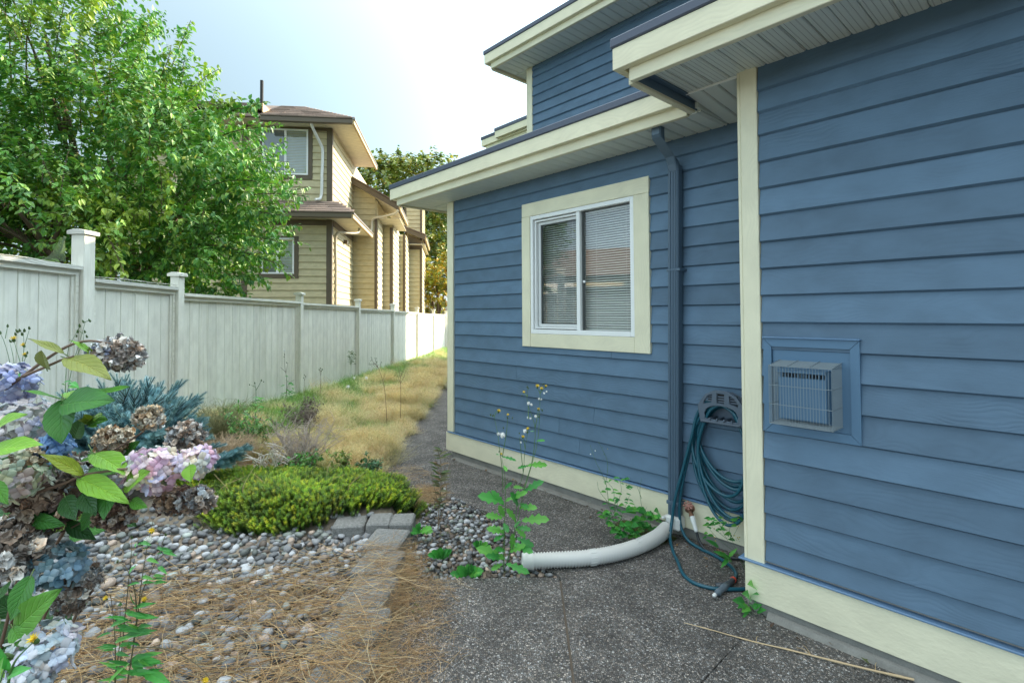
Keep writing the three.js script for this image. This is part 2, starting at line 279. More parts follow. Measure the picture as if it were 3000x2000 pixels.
function sheet(x0, x1, f0, f1, nx, nf, hfn) {
  const P = [], U = [], I = [];
  for (let j = 0; j <= nf; j++) for (let i = 0; i <= nx; i++) { const X = lerp(x0, x1, i / nx), F = lerp(f0, f1, j / nf); P.push(X, hfn(X, F), -F); U.push(X, F); }
  for (let j = 0; j < nf; j++) for (let i = 0; i < nx; i++) { const a = j * (nx + 1) + i, b = a + nx + 1; I.push(a, a + 1, b + 1, a, b + 1, b); }
  const g = new THREE.BufferGeometry(); g.setAttribute('position', new THREE.Float32BufferAttribute(P, 3)); g.setAttribute('uv', new THREE.Float32BufferAttribute(U, 2)); g.setIndex(I); g.computeVertexNormals(); return g;
}
struct('soil', sheet(-6, 7, -3, 30, 190, 330, groundH), Mt.soil);
struct('ground', join([sheet(-150, -6, -80, 160, 6, 8, () => -0.055), sheet(7, 150, -80, 160, 6, 8, () => -0.055), sheet(-6, 7, 30, 160, 2, 6, () => -0.055), sheet(-6, 7, -80, -3, 2, 4, () => -0.055)]), std(0.16, 0.17, 0.07, 0.95, { map: soilColor }));

// exposed aggregate paving: four slabs with open joints
const patio = struct('patio', null, null);
const SF = (s, w) => { const p = H3(s, 0, w); return [p.x, -p.z]; };
const slab = (pts, top = 0) => { const g = prism(pts.map(([X, F]) => [X, -F]), top - 0.09, top, 1, 0); return part('paving_slab', g, Mt.agg, patio); };
const J = 0.006, jx = F => 0.283 - (3.25 - F) * 0.025;               // long joint running away from the viewer
slab([[jx(3.23) - J, 3.225], [jx(-3) - J, -3], [-0.42, -3], [-0.52, 1.9], [-0.56, 2.6], [-0.60, 3.2], [-0.30, 3.215], [0.0, 3.23]]);
slab([[jx(-3) + J, -3], [jx(3.23) + J, 3.225], [0.20, 3.40], [0.12, 3.62], [-0.02, 3.95], [-0.22, 4.3], [-0.42, 4.5], [-0.86, 4.55], [-1.05, 4.85], [-1.24, 5.1], [-1.38, 5.6], [-1.40, 6.7], [-1.47, 8.5], [-1.53, 10], [-1.60, 14], [-1.64, 30], [6, 30], [6, 16], ...[[0.35, -0.4], [3.688 - J, -0.4], [3.70 - J, 0.6], [3.74 - J, 1.3], [3.86 - J, 4.2]].map(q => SF(...q))]);
slab([[3.688 + J, -0.4], [9, -0.4], [9, 7], [3.97 + J, 7], [3.74 + J, 1.3], [3.70 + J, 0.6]].map(q => SF(...q)), -0.003);

part('joint_filler', [prism([[jx(3.2) - J - 0.002, -3.2], [jx(3.2) + J + 0.002, -3.2], [jx(-3) + J + 0.002, 3], [jx(-3) - J - 0.002, 3]], -0.05, -0.007, 1, 0), prism([[3.684 - J, 0.5], [3.70 - J, 0.6], [3.74 - J, 1.3], [3.97 - J, 7], [3.97 + J, 7], [3.74 + J, 1.3], [3.70 + J, 0.6], [3.688 + J, 0.5]].map(q => { const p = SF(...q); return [p[0], -p[1]]; }), -0.05, -0.008, 1, 0)], std(0.16, 0.13, 0.10, 0.95, { map: speck }), patio);
// ---------- stones ----------
const stoneGeos = Array.from({ length: 6 }, (_, k) => {
  const r = rng(90 + k), g = new THREE.IcosahedronGeometry(1, 1), p = g.attributes.position, o = V(r() * 9, r() * 9, r() * 9), f = V(1, 0.5 + r() * 0.25, 0.66 + r() * 0.28);
  for (let i = 0; i < p.count; i++) { const v = V().fromBufferAttribute(p, i); const q = 1 + 0.30 * noise(v.x * 0.9 + o.x, v.y * 0.9 + o.y, v.z * 0.9 + o.z); v.multiplyScalar(q).multiply(f); p.setXYZ(i, v.x, v.y, v.z); }
  g.computeVertexNormals(); const n = V(), nn = g.attributes.normal;
  for (let i = 0; i < p.count; i++) { n.fromBufferAttribute(p, i).divide(f).divide(f).normalize(); nn.setXYZ(i, n.x, n.y, n.z); }
  return g;
});
const stoneTone = r => { const t = r(), v = t < 0.38 ? 0.10 + 0.10 * r() : t < 0.75 ? 0.21 + 0.16 * r() : 0.42 + 0.26 * r(); const k = r(); return k < 0.68 ? C(v * 0.96, v, v * 1.05) : k < 0.84 ? C(v * 1.2, v * 0.94, v * 0.76) : C(v * 0.92, v * 1.02, v * 0.95); };
const stoneMats = (() => { const r = rng(17); return Array.from({ length: 24 }, () => { const m = Mt.stone.clone(); m.color = stoneTone(r); return m; }); })();
function stones(name, list, nShow) {  // list of [pos, size, F]; the ones that show largest are pieces of their own
  const bed = struct(name, null, null); const r = rng(name.length * 77);
  list.sort((a, b) => b[3] - a[3]);
  const rest = stoneGeos.map(() => []);
  list.forEach(([X, F, s], i) => {
    const k = Math.floor(r() * 6), e = new THREE.Euler((r() - 0.5) * 0.7, r() * 6.28, (r() - 0.5) * 0.7);
    const pos = V(X, list[i][4], -F), q = new THREE.Quaternion().setFromEuler(e), sc = V(s, s * (0.8 + 0.3 * r()), s);
    if (i < nShow) { const m = part('pebble', stoneGeos[k], stoneMats[Math.floor(r() * 24)], bed); m.position.copy(pos); m.quaternion.copy(q); m.scale.copy(sc); }
    else rest[k].push([new THREE.Matrix4().compose(pos, q, sc), stoneTone(r)]);
  });
  const all = rest.flat(); if (all.length) rest.forEach(l => l.length && copies('pebbles', stoneGeos[rest.indexOf(l)], Mt.stone, l, bed));
  return bed;
}
{
  const r = rng(41), list = [];
  for (let F = 1.7; F < 3.93; F += 0.050) for (let X = -3.7; X < -0.82; X += 0.058) for (const l of [0, 1]) {
    if (l && r() < 0.62) continue;
    const x = X + (r() - 0.5) * 0.04, f = F + (r() - 0.5) * 0.035; if (x > -0.93 + (f > 3.5 ? 0.0 : 0.03 * (3.5 - f)) + 0.06 - (f > 3.3 ? 0.06 : 0)) continue;
    if (x < -0.62 * f - 1.7) continue;
    const s = 0.021 + 0.017 * r() * r() + (r() < 0.08 ? 0.009 : 0);
    list.push([x, f, s, s / f * (x > -1.05 * f ? 1 : 0), groundH(x, f) + 0.006 + l * 0.022 + 0.006 * noise(x * 5, f * 5)]);
  }
  tag(stones('pebble_bed', list, 300), 'bed of round grey river pebbles beside the concrete edging blocks');
  const l2 = [];
  for (let F = 3.2; F < 4.6; F += 0.040) for (let X = -0.84; X < 0.32; X += 0.040) for (const l of [0, 1]) {
    if (l && r() < 0.6) continue;
    const x = X + (r() - 0.5) * 0.03, f = F + (r() - 0.5) * 0.03;
    const edge = f < 3.3 ? 0.27 : f < 3.65 ? lerp(0.21, 0.10, (f - 3.3) / 0.35) : lerp(0.10, -0.45, (f - 3.65) / 0.9); if (x > edge + 0.02 || x < -0.72 || f < 3.22 + 0.03 * noise(x * 9, 0)) continue;
    const s = 0.0155 + 0.011 * r() * r() + (r() < 0.06 ? 0.007 : 0);
    l2.push([x, f, s, s / f, -0.035 + l * 0.02 + 0.02 * smooth(3.3, 3.8, f) + 0.004 * r()]);
  }
  tag(stones('gravel_patch', l2, 200), 'patch of small pebbles around the tall thistle in the paving');
}
// ---------- edging of concrete blocks ----------
{
  const t = thing('garden_edging', 'row of rough grey concrete edging blocks between pebbles and paving', 'edging');
  const blk = (X, F, len, wid, turn, top, tilt = 0) => { const g = box(-wid / 2, wid / 2, -0.2, 0, -len / 2, len / 2, { c: 0.012, grain: 2 }); const m = part('edging_block', g, Mt.block, t); m.position.set(X, top, -F); m.rotation.set(tilt, turn, (rnd() - 0.5) * 0.03); };
  const x0 = -0.835, dx = 0.088;
  for (let k = 0; k < 6; k++) { const F = 3.50 - k * 0.31; blk(x0 + (3.5 - F) * dx + (rnd() - 0.5) * 0.012, F, 0.295, 0.245, -0.087 + (rnd() - 0.5) * 0.03, 0.128 - 0.006 * k + (rnd() - 0.5) * 0.008, (rnd() - 0.5) * 0.02); }
  blk(-0.79, 3.79, 0.20, 0.16, 0.05, 0.145); blk(-0.955, 3.80, 0.21, 0.165, 0.08, 0.142); blk(-1.17, 3.80, 0.2, 0.22, 0.12, 0.125);
}
// ---------- the blue house ----------
const house = thing('blue_house', 'blue clapboard house with cream trim, soffits and a sliding window', 'house', [HO[0], 0, HO[1]], YAW - Math.PI / 2);
// one lapped board: thick lower edge out, thin upper edge in
function boardGeo(s0, s1, y0, y1, w, r, thick = 0.026) {
  const lap = y1 + 0.012, j = () => (r() - 0.5) * 0.0016;
  const prof = [[y0, w], [y0 + j(), w + thick - 0.017], [y0 + 0.0095, w + thick + j()], [lap, w + 0.004], [lap, w]];
  const g = prism(prof, s0, s1, 0, 0); const uv = g.attributes.uv, du = r() * 2.4, dv = r() * 0.6; // (y, z) profile swept along x
  for (let i = 0; i < uv.count; i++) uv.setXY(i, uv.getX(i) + du, uv.getY(i) + dv); return g;
}
const swapProf = g => g;
function boards(parent, mats, s0, s1, edges, w, r, cuts = () => null, name = 'siding_board', thick = 0.026) {
  for (let k = 0; k + 1 < edges.length; k++) {
    const cut = cuts(edges[k], edges[k + 1]), runs = (cut ? [[s0, cut[0]], [cut[1], s1]] : [[s0, s1]]).flatMap(([a, b]) => { if (b - a < 1.6 || r() > 0.38) return [[a, b]]; const j = a + Math.min(b - a, 4) * (0.25 + 0.5 * r()); return [[a, j - 0.0013], [j + 0.0013, b]]; }), m = mats[Math.floor(r() * mats.length)];
    for (const [a, b] of runs) if (b - a > 0.01) part(name, boardGeo(a, b, edges[k], edges[k + 1], w, r, thick), m, parent);
  }
}
{
  const r = rng(11), WR = 0.58;
  const hb = (name, mat, ...a) => part(name, box(...a), mat, house);
  // ---- window wall: a backing wall with an opening, and a closed room behind it
  const O = { s0: 1.355, s1: 2.505, y0: 1.405, y1: 2.535 };           // the opening
  part('wall', [box(0.02, O.s0, 0.02, 2.95, -0.12, -0.002), box(O.s1, 3.7, 0.02, 2.95, -0.12, -0.002), box(O.s0, O.s1, 0.02, O.y0, -0.12, -0.002), box(O.s0, O.s1, O.y1, 2.95, -0.12, -0.002),
    box(0.02, 0.14, 0.02, 2.95, -3.6, -0.121), box(3.6, 3.7, 0.02, 2.92, 0.0, WR - 0.002), box(3.701, 9.5, 0.02, 2.92, WR - 0.14, WR - 0.002), box(9.36, 9.5, 0.02, 2.92, -3.6, WR - 0.141), box(0.14, 9.36, 0.02, 2.95, -3.72, -3.6)], Mt.room, house);
  hb('ceiling', Mt.room, 0.15, 9.3, 2.84, 2.94, -3.59, -0.125); hb('floor', Mt.room, 0.15, 9.3, 0.25, 0.4, -3.59, -0.125);
  const lower = [0.286]; for (let k = 0; k < 17; k++) lower.push(0.39 + 0.14 * k - (k > 14 ? 0.004 * (k - 14) : 0)); lower.push(2.74, 2.945);
  boards(house, blues, 0.118, 3.618, lower.filter((v, i, a) => i === 0 || v - a[i - 1] > 0.05), 0, r, (y0, y1) => y0 > O.y0 - 0.045 && y1 < O.y1 + 0.10 ? [1.26, 2.62] : null);
  // ---- wall nearer the viewer
  const right = [0.284, 0.392]; for (let k = 1; k < 16; k++) right.push(0.392 + 0.1438 * k); right.push(2.675, 2.793, 2.95);
  boards(house, blues, 3.712, 9.5, right, WR, r, (y0, y1) => y0 > 0.98 && y1 < 1.46 ? [3.73, 4.16] : null);
  // corner posts
  hb('corner_trim', Mt.cream, 3.618, 3.708, 0.262, 2.938, WR - 0.06, WR + 0.026, { grain: 1 });
  hb('corner_trim', Mt.cream, 3.600, 3.617, 0.262, 2.938, 0.0, WR + 0.024, { grain: 1 });
  hb('corner_trim', Mt.cream, 0.0, 0.088, 0.286, 2.87, 0.0, 0.028, { grain: 1 });
  hb('corner_trim', Mt.blueMetal, 0.0885, 0.117, 0.288, 2.87, 0.0, 0.012, { grain: 1 });
  hb('corner_trim', Mt.cream, -0.026, -0.001, 0.286, 2.86, -0.11, 0.027, { grain: 1 });
  // skirting, flashing, concrete footing
  hb('skirting_board', Mt.skirt, -0.02, 3.59, 0.072, 0.272, 0.0, 0.03);
  hb('skirting_board', Mt.skirt, 3.605, 9.5, 0.062, 0.262, WR - 0.02, WR + 0.03);
  hb('skirting_board', Mt.skirt, -0.05, -0.021, 0.072, 0.272, -3.0, 0.028);
  hb('flashing', Mt.flash, -0.01, 3.60, 0.273, 0.284, 0.0, 0.042); hb('flashing', Mt.flash, 3.575, 9.5, 0.263, 0.274, WR - 0.03, WR + 0.043);
  part('foundation', [box(0.05, 3.64, -0.2, 0.12, -0.2, 0.012), box(3.64, 9.5, -0.2, 0.12, WR - 0.2, WR + 0.012), box(3.63, 3.66, -0.2, 0.12, 0.0, WR - 0.03)], Mt.concrete, house);
  const ledge = prism([[0.0, 0.012], [0.013, 0.014], [0.010, 0.06], [-0.02, 0.085]], 0.1, 2.75, 0, 0); part('footing', ledge, Mt.concrete, house);
  part('footing', prism([[-0.02, WR + 0.012], [0.028, WR + 0.014], [0.020, WR + 0.03], [-0.02, WR + 0.06]], 3.72, 9.5, 0, 0), Mt.concrete, house);
  // ---- the window
  hb('window_trim', Mt.cream, 1.232, 2.650, 2.522, 2.648, 0.004, 0.034); hb('window_trim', Mt.cream, 1.345, 2.508, 1.292, 1.413, 0.004, 0.034);
  hb('window_trim', Mt.cream, 1.232, 1.343, 1.292, 2.520, 0.004, 0.036, { grain: 1 }); hb('window_trim', Mt.cream, 2.510, 2.650, 1.292, 2.520, 0.004, 0.036, { grain: 1 });
  const wd = new THREE.Group(); wd.name = 'window'; house.add(wd);
  const wp = (n, m, list) => part(n, list.map(a => box(...a)), m, wd);
  wp('frame', Mt.vinyl, [[1.345, 1.378, 1.415, 2.520, -0.07, 0.030], [2.472, 2.508, 1.415, 2.520, -0.07, 0.030], [1.378, 2.472, 2.484, 2.520, -0.07, 0.030], [1.378, 2.472, 1.415, 1.455, -0.07, 0.030], [1.905, 1.945, 1.455, 2.484, -0.055, 0.018]]);
  wp('frame', Mt.vinyl, [[1.386, 1.402, 1.463, 2.476, -0.06, 0.012], [1.402, 1.905, 2.460, 2.476, -0.06, 0.010], [1.402, 1.905, 1.463, 1.476, -0.06, 0.010]]);
  wp('sash', Mt.vinyl, [[1.406, 1.436, 1.478, 2.456, -0.055, -0.016], [1.880, 1.903, 1.478, 2.456, -0.055, -0.016], [1.436, 1.880, 2.430, 2.456, -0.055, -0.016], [1.436, 1.880, 1.478, 1.506, -0.055, -0.016]]);
  wp('gasket', Mt.gasket, [[1.4365, 1.442, 1.508, 2.428, -0.05, -0.022], [1.4365, 1.879, 2.423, 2.4295, -0.05, -0.021], [1.4365, 1.879, 1.5065, 1.511, -0.05, -0.021], [1.946, 1.952, 1.457, 2.482, -0.05, -0.01], [2.464, 2.471, 1.457, 2.482, -0.05, -0.01], [1.953, 2.463, 2.475, 2.483, -0.05, -0.011]]);
  const pane = (a, b, c, d, z, m = Mt.glass, n = 'pane') => { const g = new THREE.PlaneGeometry(b - a, d - c); g.translate((a + b) / 2, (c + d) / 2, z); part(n, g, m, wd); };
  pane(1.44, 1.879, 1.51, 2.425, -0.034); pane(1.402, 1.904, 1.477, 2.459, -0.012, Mt.screen, 'insect_screen'); pane(1.95, 2.466, 1.458, 2.480, -0.026);
  const slats = []; for (let k = 0; k < 49; k++) { const g = box(1.37, 2.49, -0.0007, 0.0007, -0.0125, 0.0125, { c: 0.0003 }); g.rotateX(0.50 + (r() - 0.5) * 0.05); g.translate(0, 1.463 + k * 0.0208, -0.095); slats.push(g); }
  for (const x of [1.55, 1.78, 2.05, 2.36]) slats.push(box(x - 0.001, x + 0.001, 1.45, 2.48, -0.081, -0.08, { c: 0.0002 }));
  part('blind', slats, Mt.blind, wd).userData.kind = 'stuff'; wp('blind_rail', Mt.blind, [[1.37, 2.49, 2.475, 2.50, -0.112, -0.08]]); wp('blind_rail', Mt.blind, [[1.37, 2.49, 1.44, 1.452, -0.108, -0.082]]);
  wp('latch', Mt.vinyl, [[1.952, 1.975, 1.865, 1.885, -0.024, -0.012]]);
  
  // ---- eaves: layered fascia, edge metal, soffit strips, roof
  function eave(s0, s1, wFace, y, edgeMat = Mt.blueSlate, back = null) {
    hb('fascia_board', Mt.cream, s0, s1, y, y + 0.088, wFace - 0.035, wFace);
    hb('fascia_board', Mt.cream, s0 - 0.075, s1, y + 0.07, y + 0.19, wFace + 0.002, wFace + 0.048);
    hb('roof_edge', edgeMat, s0 - 0.085, s1, y + 0.191, y + 0.244, wFace - 0.03, wFace + 0.06, { c: 0.006 });
    if (back !== null) {
      hb('fascia_board', Mt.cream, s0 - 0.03, s0 + 0.010, y, y + 0.088, back, wFace - 0.036, { grain: 2 });
      hb('fascia_board', Mt.cream, s0 - 0.076, s0 - 0.031, y + 0.07, y + 0.19, back, wFace + 0.001, { grain: 2 });
      hb('roof_edge', edgeMat, s0 - 0.086, s0 - 0.02, y + 0.191, y + 0.243, back, wFace - 0.031, { grain: 2 });
    }
  }
  function soffit(s0, s1, w0, w1, y, mat, pitch = 0.1) {
    for (let s = s0; s < s1 - 0.004; s += pitch) {
      const e = Math.min(s + pitch, s1) - 0.0045, k = Math.min(0.008, (e - s) / 3);
      const g = prism([[s, y + 0.012], [s, y + 0.006], [s + k, y], [e - k, y], [e, y + 0.006], [e, y + 0.012]], w0, w1, 2, 2); part('soffit_strip', g, mat, house);
    }
    hb('soffit_back', Mt.soffit, s0, s1, y + 0.013, y + 0.03, w0, w1);
  }
  function roofSlab(s0, s1, w0, y0, w1, y1, mat = Mt.roof) { part('roof', prism([[y0, w0], [y0 - 0.03, w0], [y1 - 0.03, w1], [y1, w1]], s0, s1, 0, 0), mat, house); }
  const RS = 3.24;
  eave(-0.48, RS - 0.05, 0.415, 2.86, Mt.blueSlate, -3.9);                                    // lower roof over the window
  soffit(-0.452, RS + 0.03, 0.018, 0.378, 2.872, Mt.soffit); for (let s = RS + 0.034; s < 3.59; s += 0.1) { const e = Math.min(s + 0.1, 3.598) - 0.0045, m = part('soffit_strip', prism([[s, 0.012], [s, 0.006], [s + 0.008, 0], [e - 0.008, 0], [e, 0.006], [e, 0.012]], 0.02, WR - 0.014, 2, 2), Mt.soffit, house); m.position.y = 2.874; m.rotation.x = -0.0857; }
  part('soffit_end', box(RS - 0.04, RS + 0.0335, 2.886, 2.95, 0.03, 0.43), Mt.soffit, house); part('soffit_back', box(RS + 0.034, 3.6, 2.945, 2.955, 0.0, WR), Mt.soffit, house);
  for (let w = 0.0; w > -3.8; w -= 0.1) part('soffit_strip', prism([[w - 0.095, 2.884], [w - 0.095, 2.878], [w - 0.087, 2.872], [w - 0.008, 2.872], [w, 2.878], [w, 2.884]].map(([a, b]) => [b, a]), -0.450, -0.03, 0, 0), Mt.soffit, house);
  part('soffit_back', [box(-0.45, -0.03, 2.885, 2.9, -3.8, 0.016)], Mt.soffit, house);
  roofSlab(-0.56, 3.6, 0.46, 3.098, -1.25, 3.62); 
  eave(RS, 9.6, 1.105, 2.86, Mt.blueSlate, 0.42);                                             // lower roof over the nearer wall
  soffit(RS + 0.016, 9.5, WR + 0.0, 1.068, 2.93, Mt.soffitHoles); 
  hb('soffit_trim', Mt.vinyl, RS + 0.035, 3.598, 2.919, 2.936, WR - 0.013, WR - 0.001);
  part('soffit_end', box(RS + 0.0105, RS + 0.0155, 2.875, 2.945, 0.4, 1.068), Mt.blueMetal, house); part('soffit_end', box(RS + 0.016, RS + 0.055, 2.922, 2.9285, 0.42, 1.068), Mt.blueMetal, house);
  roofSlab(3.15, 9.6, 1.15, 3.10, -1.25, 3.85);
  // ---- upper storey
  const WU = -1.25, upper = [3.5, 3.62, 3.74, 3.86, 3.98, 4.036, 4.160, 4.285, 4.407, 4.528, 4.650, 4.74, 4.83].filter(v => v !== 3.98);
  part('wall', [box(0.02, 9.5, 2.96, 4.9, WU - 0.12, WU - 0.002), box(0.02, 0.14, 2.96, 4.9, WU - 8, WU - 0.121)], Mt.room, house);
  boards(house, blues, 0.098, 9.5, upper, WU, r);
  hb('corner_trim', Mt.cream, 0.02, 0.097, 3.5, 4.80, WU, WU + 0.028, { grain: 1 }); hb('corner_trim', Mt.cream, -0.006, 0.019, 3.5, 4.80, WU - 0.1, WU + 0.027, { grain: 1 });
  eave(-0.265, 9.6, WU + 0.42, 4.775, Mt.blueSlate, WU - 8);
  soffit(-0.237, 9.5, WU + 0.018, WU + 0.383, 4.80, Mt.soffit);
  for (let w = WU; w > WU - 1.6; w -= 0.1) part('soffit_strip', prism([[w - 0.095, 4.812], [w - 0.095, 4.806], [w - 0.087, 4.80], [w - 0.008, 4.80], [w, 4.806], [w, 4.812]].map(([a, b]) => [b, a]), -0.235, -0.01, 0, 0), Mt.soffit, house);
  part('soffit_back', [box(-0.235, -0.01, 4.813, 4.83, WU - 8, WU)], Mt.soffit, house);
  part('roof', prism([[5.014, WU + 0.47], [4.99, WU + 0.47], [4.99, -9.4], [5.014, -9.4], [6.3, -5.2]], -0.34, 9.6, 0, 0), Mt.roof, house);
  // ---- wing further back on the left: only the end of its eave shows above the lower roof
  part('rear_wing', [box(-2.55, 0.015, 0, 4.85, -14, -3.5)], blues[1], house);
  eave(-2.86, 0.01, -2.86, 4.755, Mt.blueSlate, -14);
  hb('fascia_board', Mt.cream, -2.45, 0.01, 4.85, 4.97, -2.80, -2.74); hb('roof_edge', Mt.blueSlate, -2.46, 0.01, 4.971, 5.03, -2.83, -2.73);
  part('soffit', box(-2.84, 0.01, 4.80, 4.83, -14, -2.9), Mt.soffit, house);
  part('roof', prism([[5.0, -2.8], [4.97, -2.8], [4.97, -14], [5.0, -14], [5.9, -8.4]], -2.94, 0.01, 0, 0), Mt.roof, house);
  // ---- downspout, with its elbow under the soffit
  const ds = new THREE.Group(); ds.name = 'downspout'; house.add(ds);
  const rect = (pts, wd2, dp) => { const P = []; const ring = pts.map(([x, y, z, nz, ny]) => { const hw = wd2 / 2, hd = dp / 2, c = 0.008; return [[-hw + c, -hd], [hw - c, -hd], [hw, -hd + c], [hw, hd - c], [hw - c, hd], [-hw + c, hd], [-hw, hd - c], [-hw, -hd + c]].map(([a, b]) => [x + a, y + b * ny, z + b * nz]); }); for (let i = 0; i + 1 < ring.length; i++) for (let k = 0; k < 8; k++) { const a = ring[i][k], b = ring[i][(k + 1) % 8], d = ring[i + 1][(k + 1) % 8], e = ring[i + 1][k]; P.push(...a, ...b, ...d, ...a, ...d, ...e); } return metres(tris(P), 1); };
  part('elbow', rect([[2.925, 2.885, 0.33, 1, 0], [2.925, 2.82, 0.33, 1, 0], [2.92, 2.79, 0.315, 0.92, 0.4], [2.903, 2.70, 0.12, 0.92, 0.4], [2.90, 2.665, 0.09, 1, 0], [2.898, 2.62, 0.075, 1, 0]], 0.072, 0.062), Mt.blueMetal, ds);
  part('pipe', rect([[2.898, 2.66, 0.068, 1, 0], [2.862, 0.155, 0.068, 1, 0]], 0.084, 0.068), Mt.blueMetal, ds);
  part('rib', [0.022, 0, -0.022].map(dx => rect([[2.898 + dx, 2.62, 0.104, 1, 0], [2.862 + dx, 0.165, 0.104, 1, 0]], 0.009, 0.006)), Mt.blueMetal, ds);
  part('strap', [box(2.815, 2.918, 0.235, 0.26, 0.0, 0.108), box(2.838, 2.946, 1.9, 1.92, 0.0, 0.106)], Mt.blueMetal, ds);
}
// ---------- next townhouse behind the blue one (its mass shades the garden) ----------
{
  const t = thing('neighbour_townhouse', 'blue townhouse standing behind the blue house', 'house', [0.2, 0, -12.2], -0.04);
  part('wall', box(0, 9, -0.1, 4.75, -8.2, 0, { c: 0.01 }), blues[1], t);
  part('fascia_board', box(-0.45, 9.4, 4.55, 4.78, -8.65, 0.4, { c: 0.01 }), Mt.cream, t);
  part('roof', prism([[-0.5, 4.785], [9.5, 4.785], [7.4, 5.7], [2.0, 5.7]], -8.7, 0.45, 2, 0), Mt.roof, t);
}
// ---------- fence ----------
{
  const t = thing('garden_fence', 'long pale grey painted board fence with capped posts along the garden', 'fence'), r = rng(3);
  const PF = [1.70, 4.855, 6.11, 9.29, 12.38, 15.45, 18.67, 21.78, 24.9], TOP = [2.2, 2.39, 2.10, 2.0, 1.97, 1.92, 1.855, 1.81, 1.77];
  const PAN = [[2.12, 2.05], [1.95, 1.925], [1.862, 1.835], [1.815, 1.795], [1.75, 1.73], [1.71, 1.67], [1.65, 1.61], [1.61, 1.585]];
  const mats = [0.94, 1, 1.04].map(k => { const m = Mt.fence.clone(); m.color.multiplyScalar(k); return m; });
  const ang = Math.atan(0.039);
  PF.forEach((F, i) => {
    const g = bankH(F), b = TOP[i] > 2.2 ? 0.062 : 0.052, m = part('fence_post', box(-b * 2, 0, g - 0.3, TOP[i] - 0.05, 0, b * 2, { grain: 1, c: 0.005 }), mats[1], t);
    m.position.set(FX(F) + 0.045, 0, -F); m.rotation.y = -ang;
    const cap = prism([[-b * 2 - 0.022, TOP[i] - 0.048], [0.022, TOP[i] - 0.048], [0.022, TOP[i] - 0.016], [-b + 0.02, TOP[i]], [-b - 0.02, TOP[i]], [-b * 2 - 0.022, TOP[i] - 0.016]], -0.022, b * 2 + 0.022, 2, 0);
    part('post_cap', cap, i === 1 ? Mt.fenceTop : mats[1], m);
  });
  for (let i = 0; i + 1 < PF.length; i++) {
    const F0 = PF[i] + (i === 0 ? 0 : 0.01), F1 = PF[i + 1] - (TOP[i + 1] > 2.2 ? 0.124 : 0.104) - 0.002, L = F1 - F0, p = new THREE.Group(); p.name = 'fence_panel'; t.add(p);
    p.position.set(FX(F0), 0, -F0); p.rotation.y = Math.PI / 2 - ang;                         // local x runs away from the viewer, local z faces the garden
    const [ta, tb] = PAN[i], top = x => lerp(ta, tb, x / L), n = Math.max(4, Math.round(L / 0.178));
    const b0 = bankH(F0) - 0.04, b1 = bankH(F1) - 0.04, sl = (y0f, y1f, x0, x1, z0, z1, mat, name) => part(name, prism([[x0, y0f(x0)], [x1, y0f(x1)], [x1, y1f(x1)], [x0, y1f(x0)]], z0, z1, 2, 0), mat, p);
    for (let k = 0; k < n; k++) { const x0 = k * L / n + 0.0016, x1 = (k + 1) * L / n - 0.0016 - r() * 0.002, dz = r() * 0.003, w = (x) => lerp(b0, b1, x / L);
      const z1 = -0.022 + dz, g = prism([[x0, -0.040], [x1, -0.040], [x1, z1 - 0.006], [x1 - 0.004, z1], [x0 + 0.004, z1], [x0, z1 - 0.006]], w((x0 + x1) / 2) + 0.015, top((x0 + x1) / 2) - 0.06, 1, 1);
      part('fence_board', g, mats[Math.floor(r() * 3)], p); }
    sl(x => top(x) - 0.082, x => top(x) - 0.036, 0, L, -0.021, 0.012, mats[1], 'fence_rail');
    sl(x => top(x) - 0.035, x => top(x), 0, L, -0.075, 0.045, i < 2 ? Mt.fenceTop : mats[1], 'fence_cap');
    sl(x => lerp(b0, b1, x / L) + 0.02, x => lerp(b0, b1, x / L) + 0.14, 0.05, L - 0.05, -0.0175, 0.003, mats[1], 'fence_rail');
    for (const [x0, x1, z] of [[0.001, 0.032, 0.008], [0.033, 0.062, -0.006], [L - 0.032, L - 0.001, 0.008], [L - 0.062, L - 0.033, -0.006]]) sl(x => lerp(b0, b1, x / L), x => top(x) - 0.083, x0, x1, -0.0172, z, mats[1], 'fence_batten');
    sl(() => -0.2, x => lerp(b0, b1, x / L) + 0.018, 0, L, -0.05, -0.02, Mt.soil, 'fence_batten');
  }
  // a little netting and wire left on the fence
  const nt = thing('garden_net', 'piece of green plastic netting draped beside the tallest fence post', 'netting');
  const za = win(0, 650, 0.2551), q = (x, y, F) => at(...za(x, y), F), list = [];
  const grid = (u, v) => { const a = q(lerp(480, 745, u), lerp(425, 455, u), 5.0), b = q(lerp(690, 770, u), lerp(180, 160, u), 4.95); const p = a.lerp(b, v); p.x += 0.03 * Math.sin(u * 5) * v; p.y -= 0.05 * Math.sin(v * 3.1) * (1 - u); return p; };
  for (let i = 0; i <= 20; i++) list.push(tube(Array.from({ length: 9 }, (_, k) => grid(clamp(i / 20 + (k % 2 ? 0.022 : 0)), k / 8)), 0.0014, 0.0014, 4, { caps: false }));
  for (let k = 0; k <= 14; k++) list.push(tube(Array.from({ length: 14 }, (_, i) => grid(i / 13, k / 14)), 0.0011, 0.0011, 4, { caps: false }));
  part('net', list, Mt.net, nt);
  const wr = thing('fence_wire', 'loose tangled wire lying along the fence cap rails', 'wire');
  const wires = []; const zz = (x, y, F, up) => at(...za(x, y), F).add(V(0, up, 0));
  for (let j = 0; j < 7; j++) { const pts = []; for (let k = 0; k <= 12; k++) { const f = lerp(4.0, 4.72, k / 12); pts.push(V(FX(f) - 0.03 + 0.07 * noise(k * 0.7, j * 3), lerp(2.085, 2.055, k / 12) + 0.02 * Math.abs(noise(k * 0.9, j * 2 + 5)), -f)); } wires.push(tube(curve(pts, 30), 0.002, 0.002, 4)); }
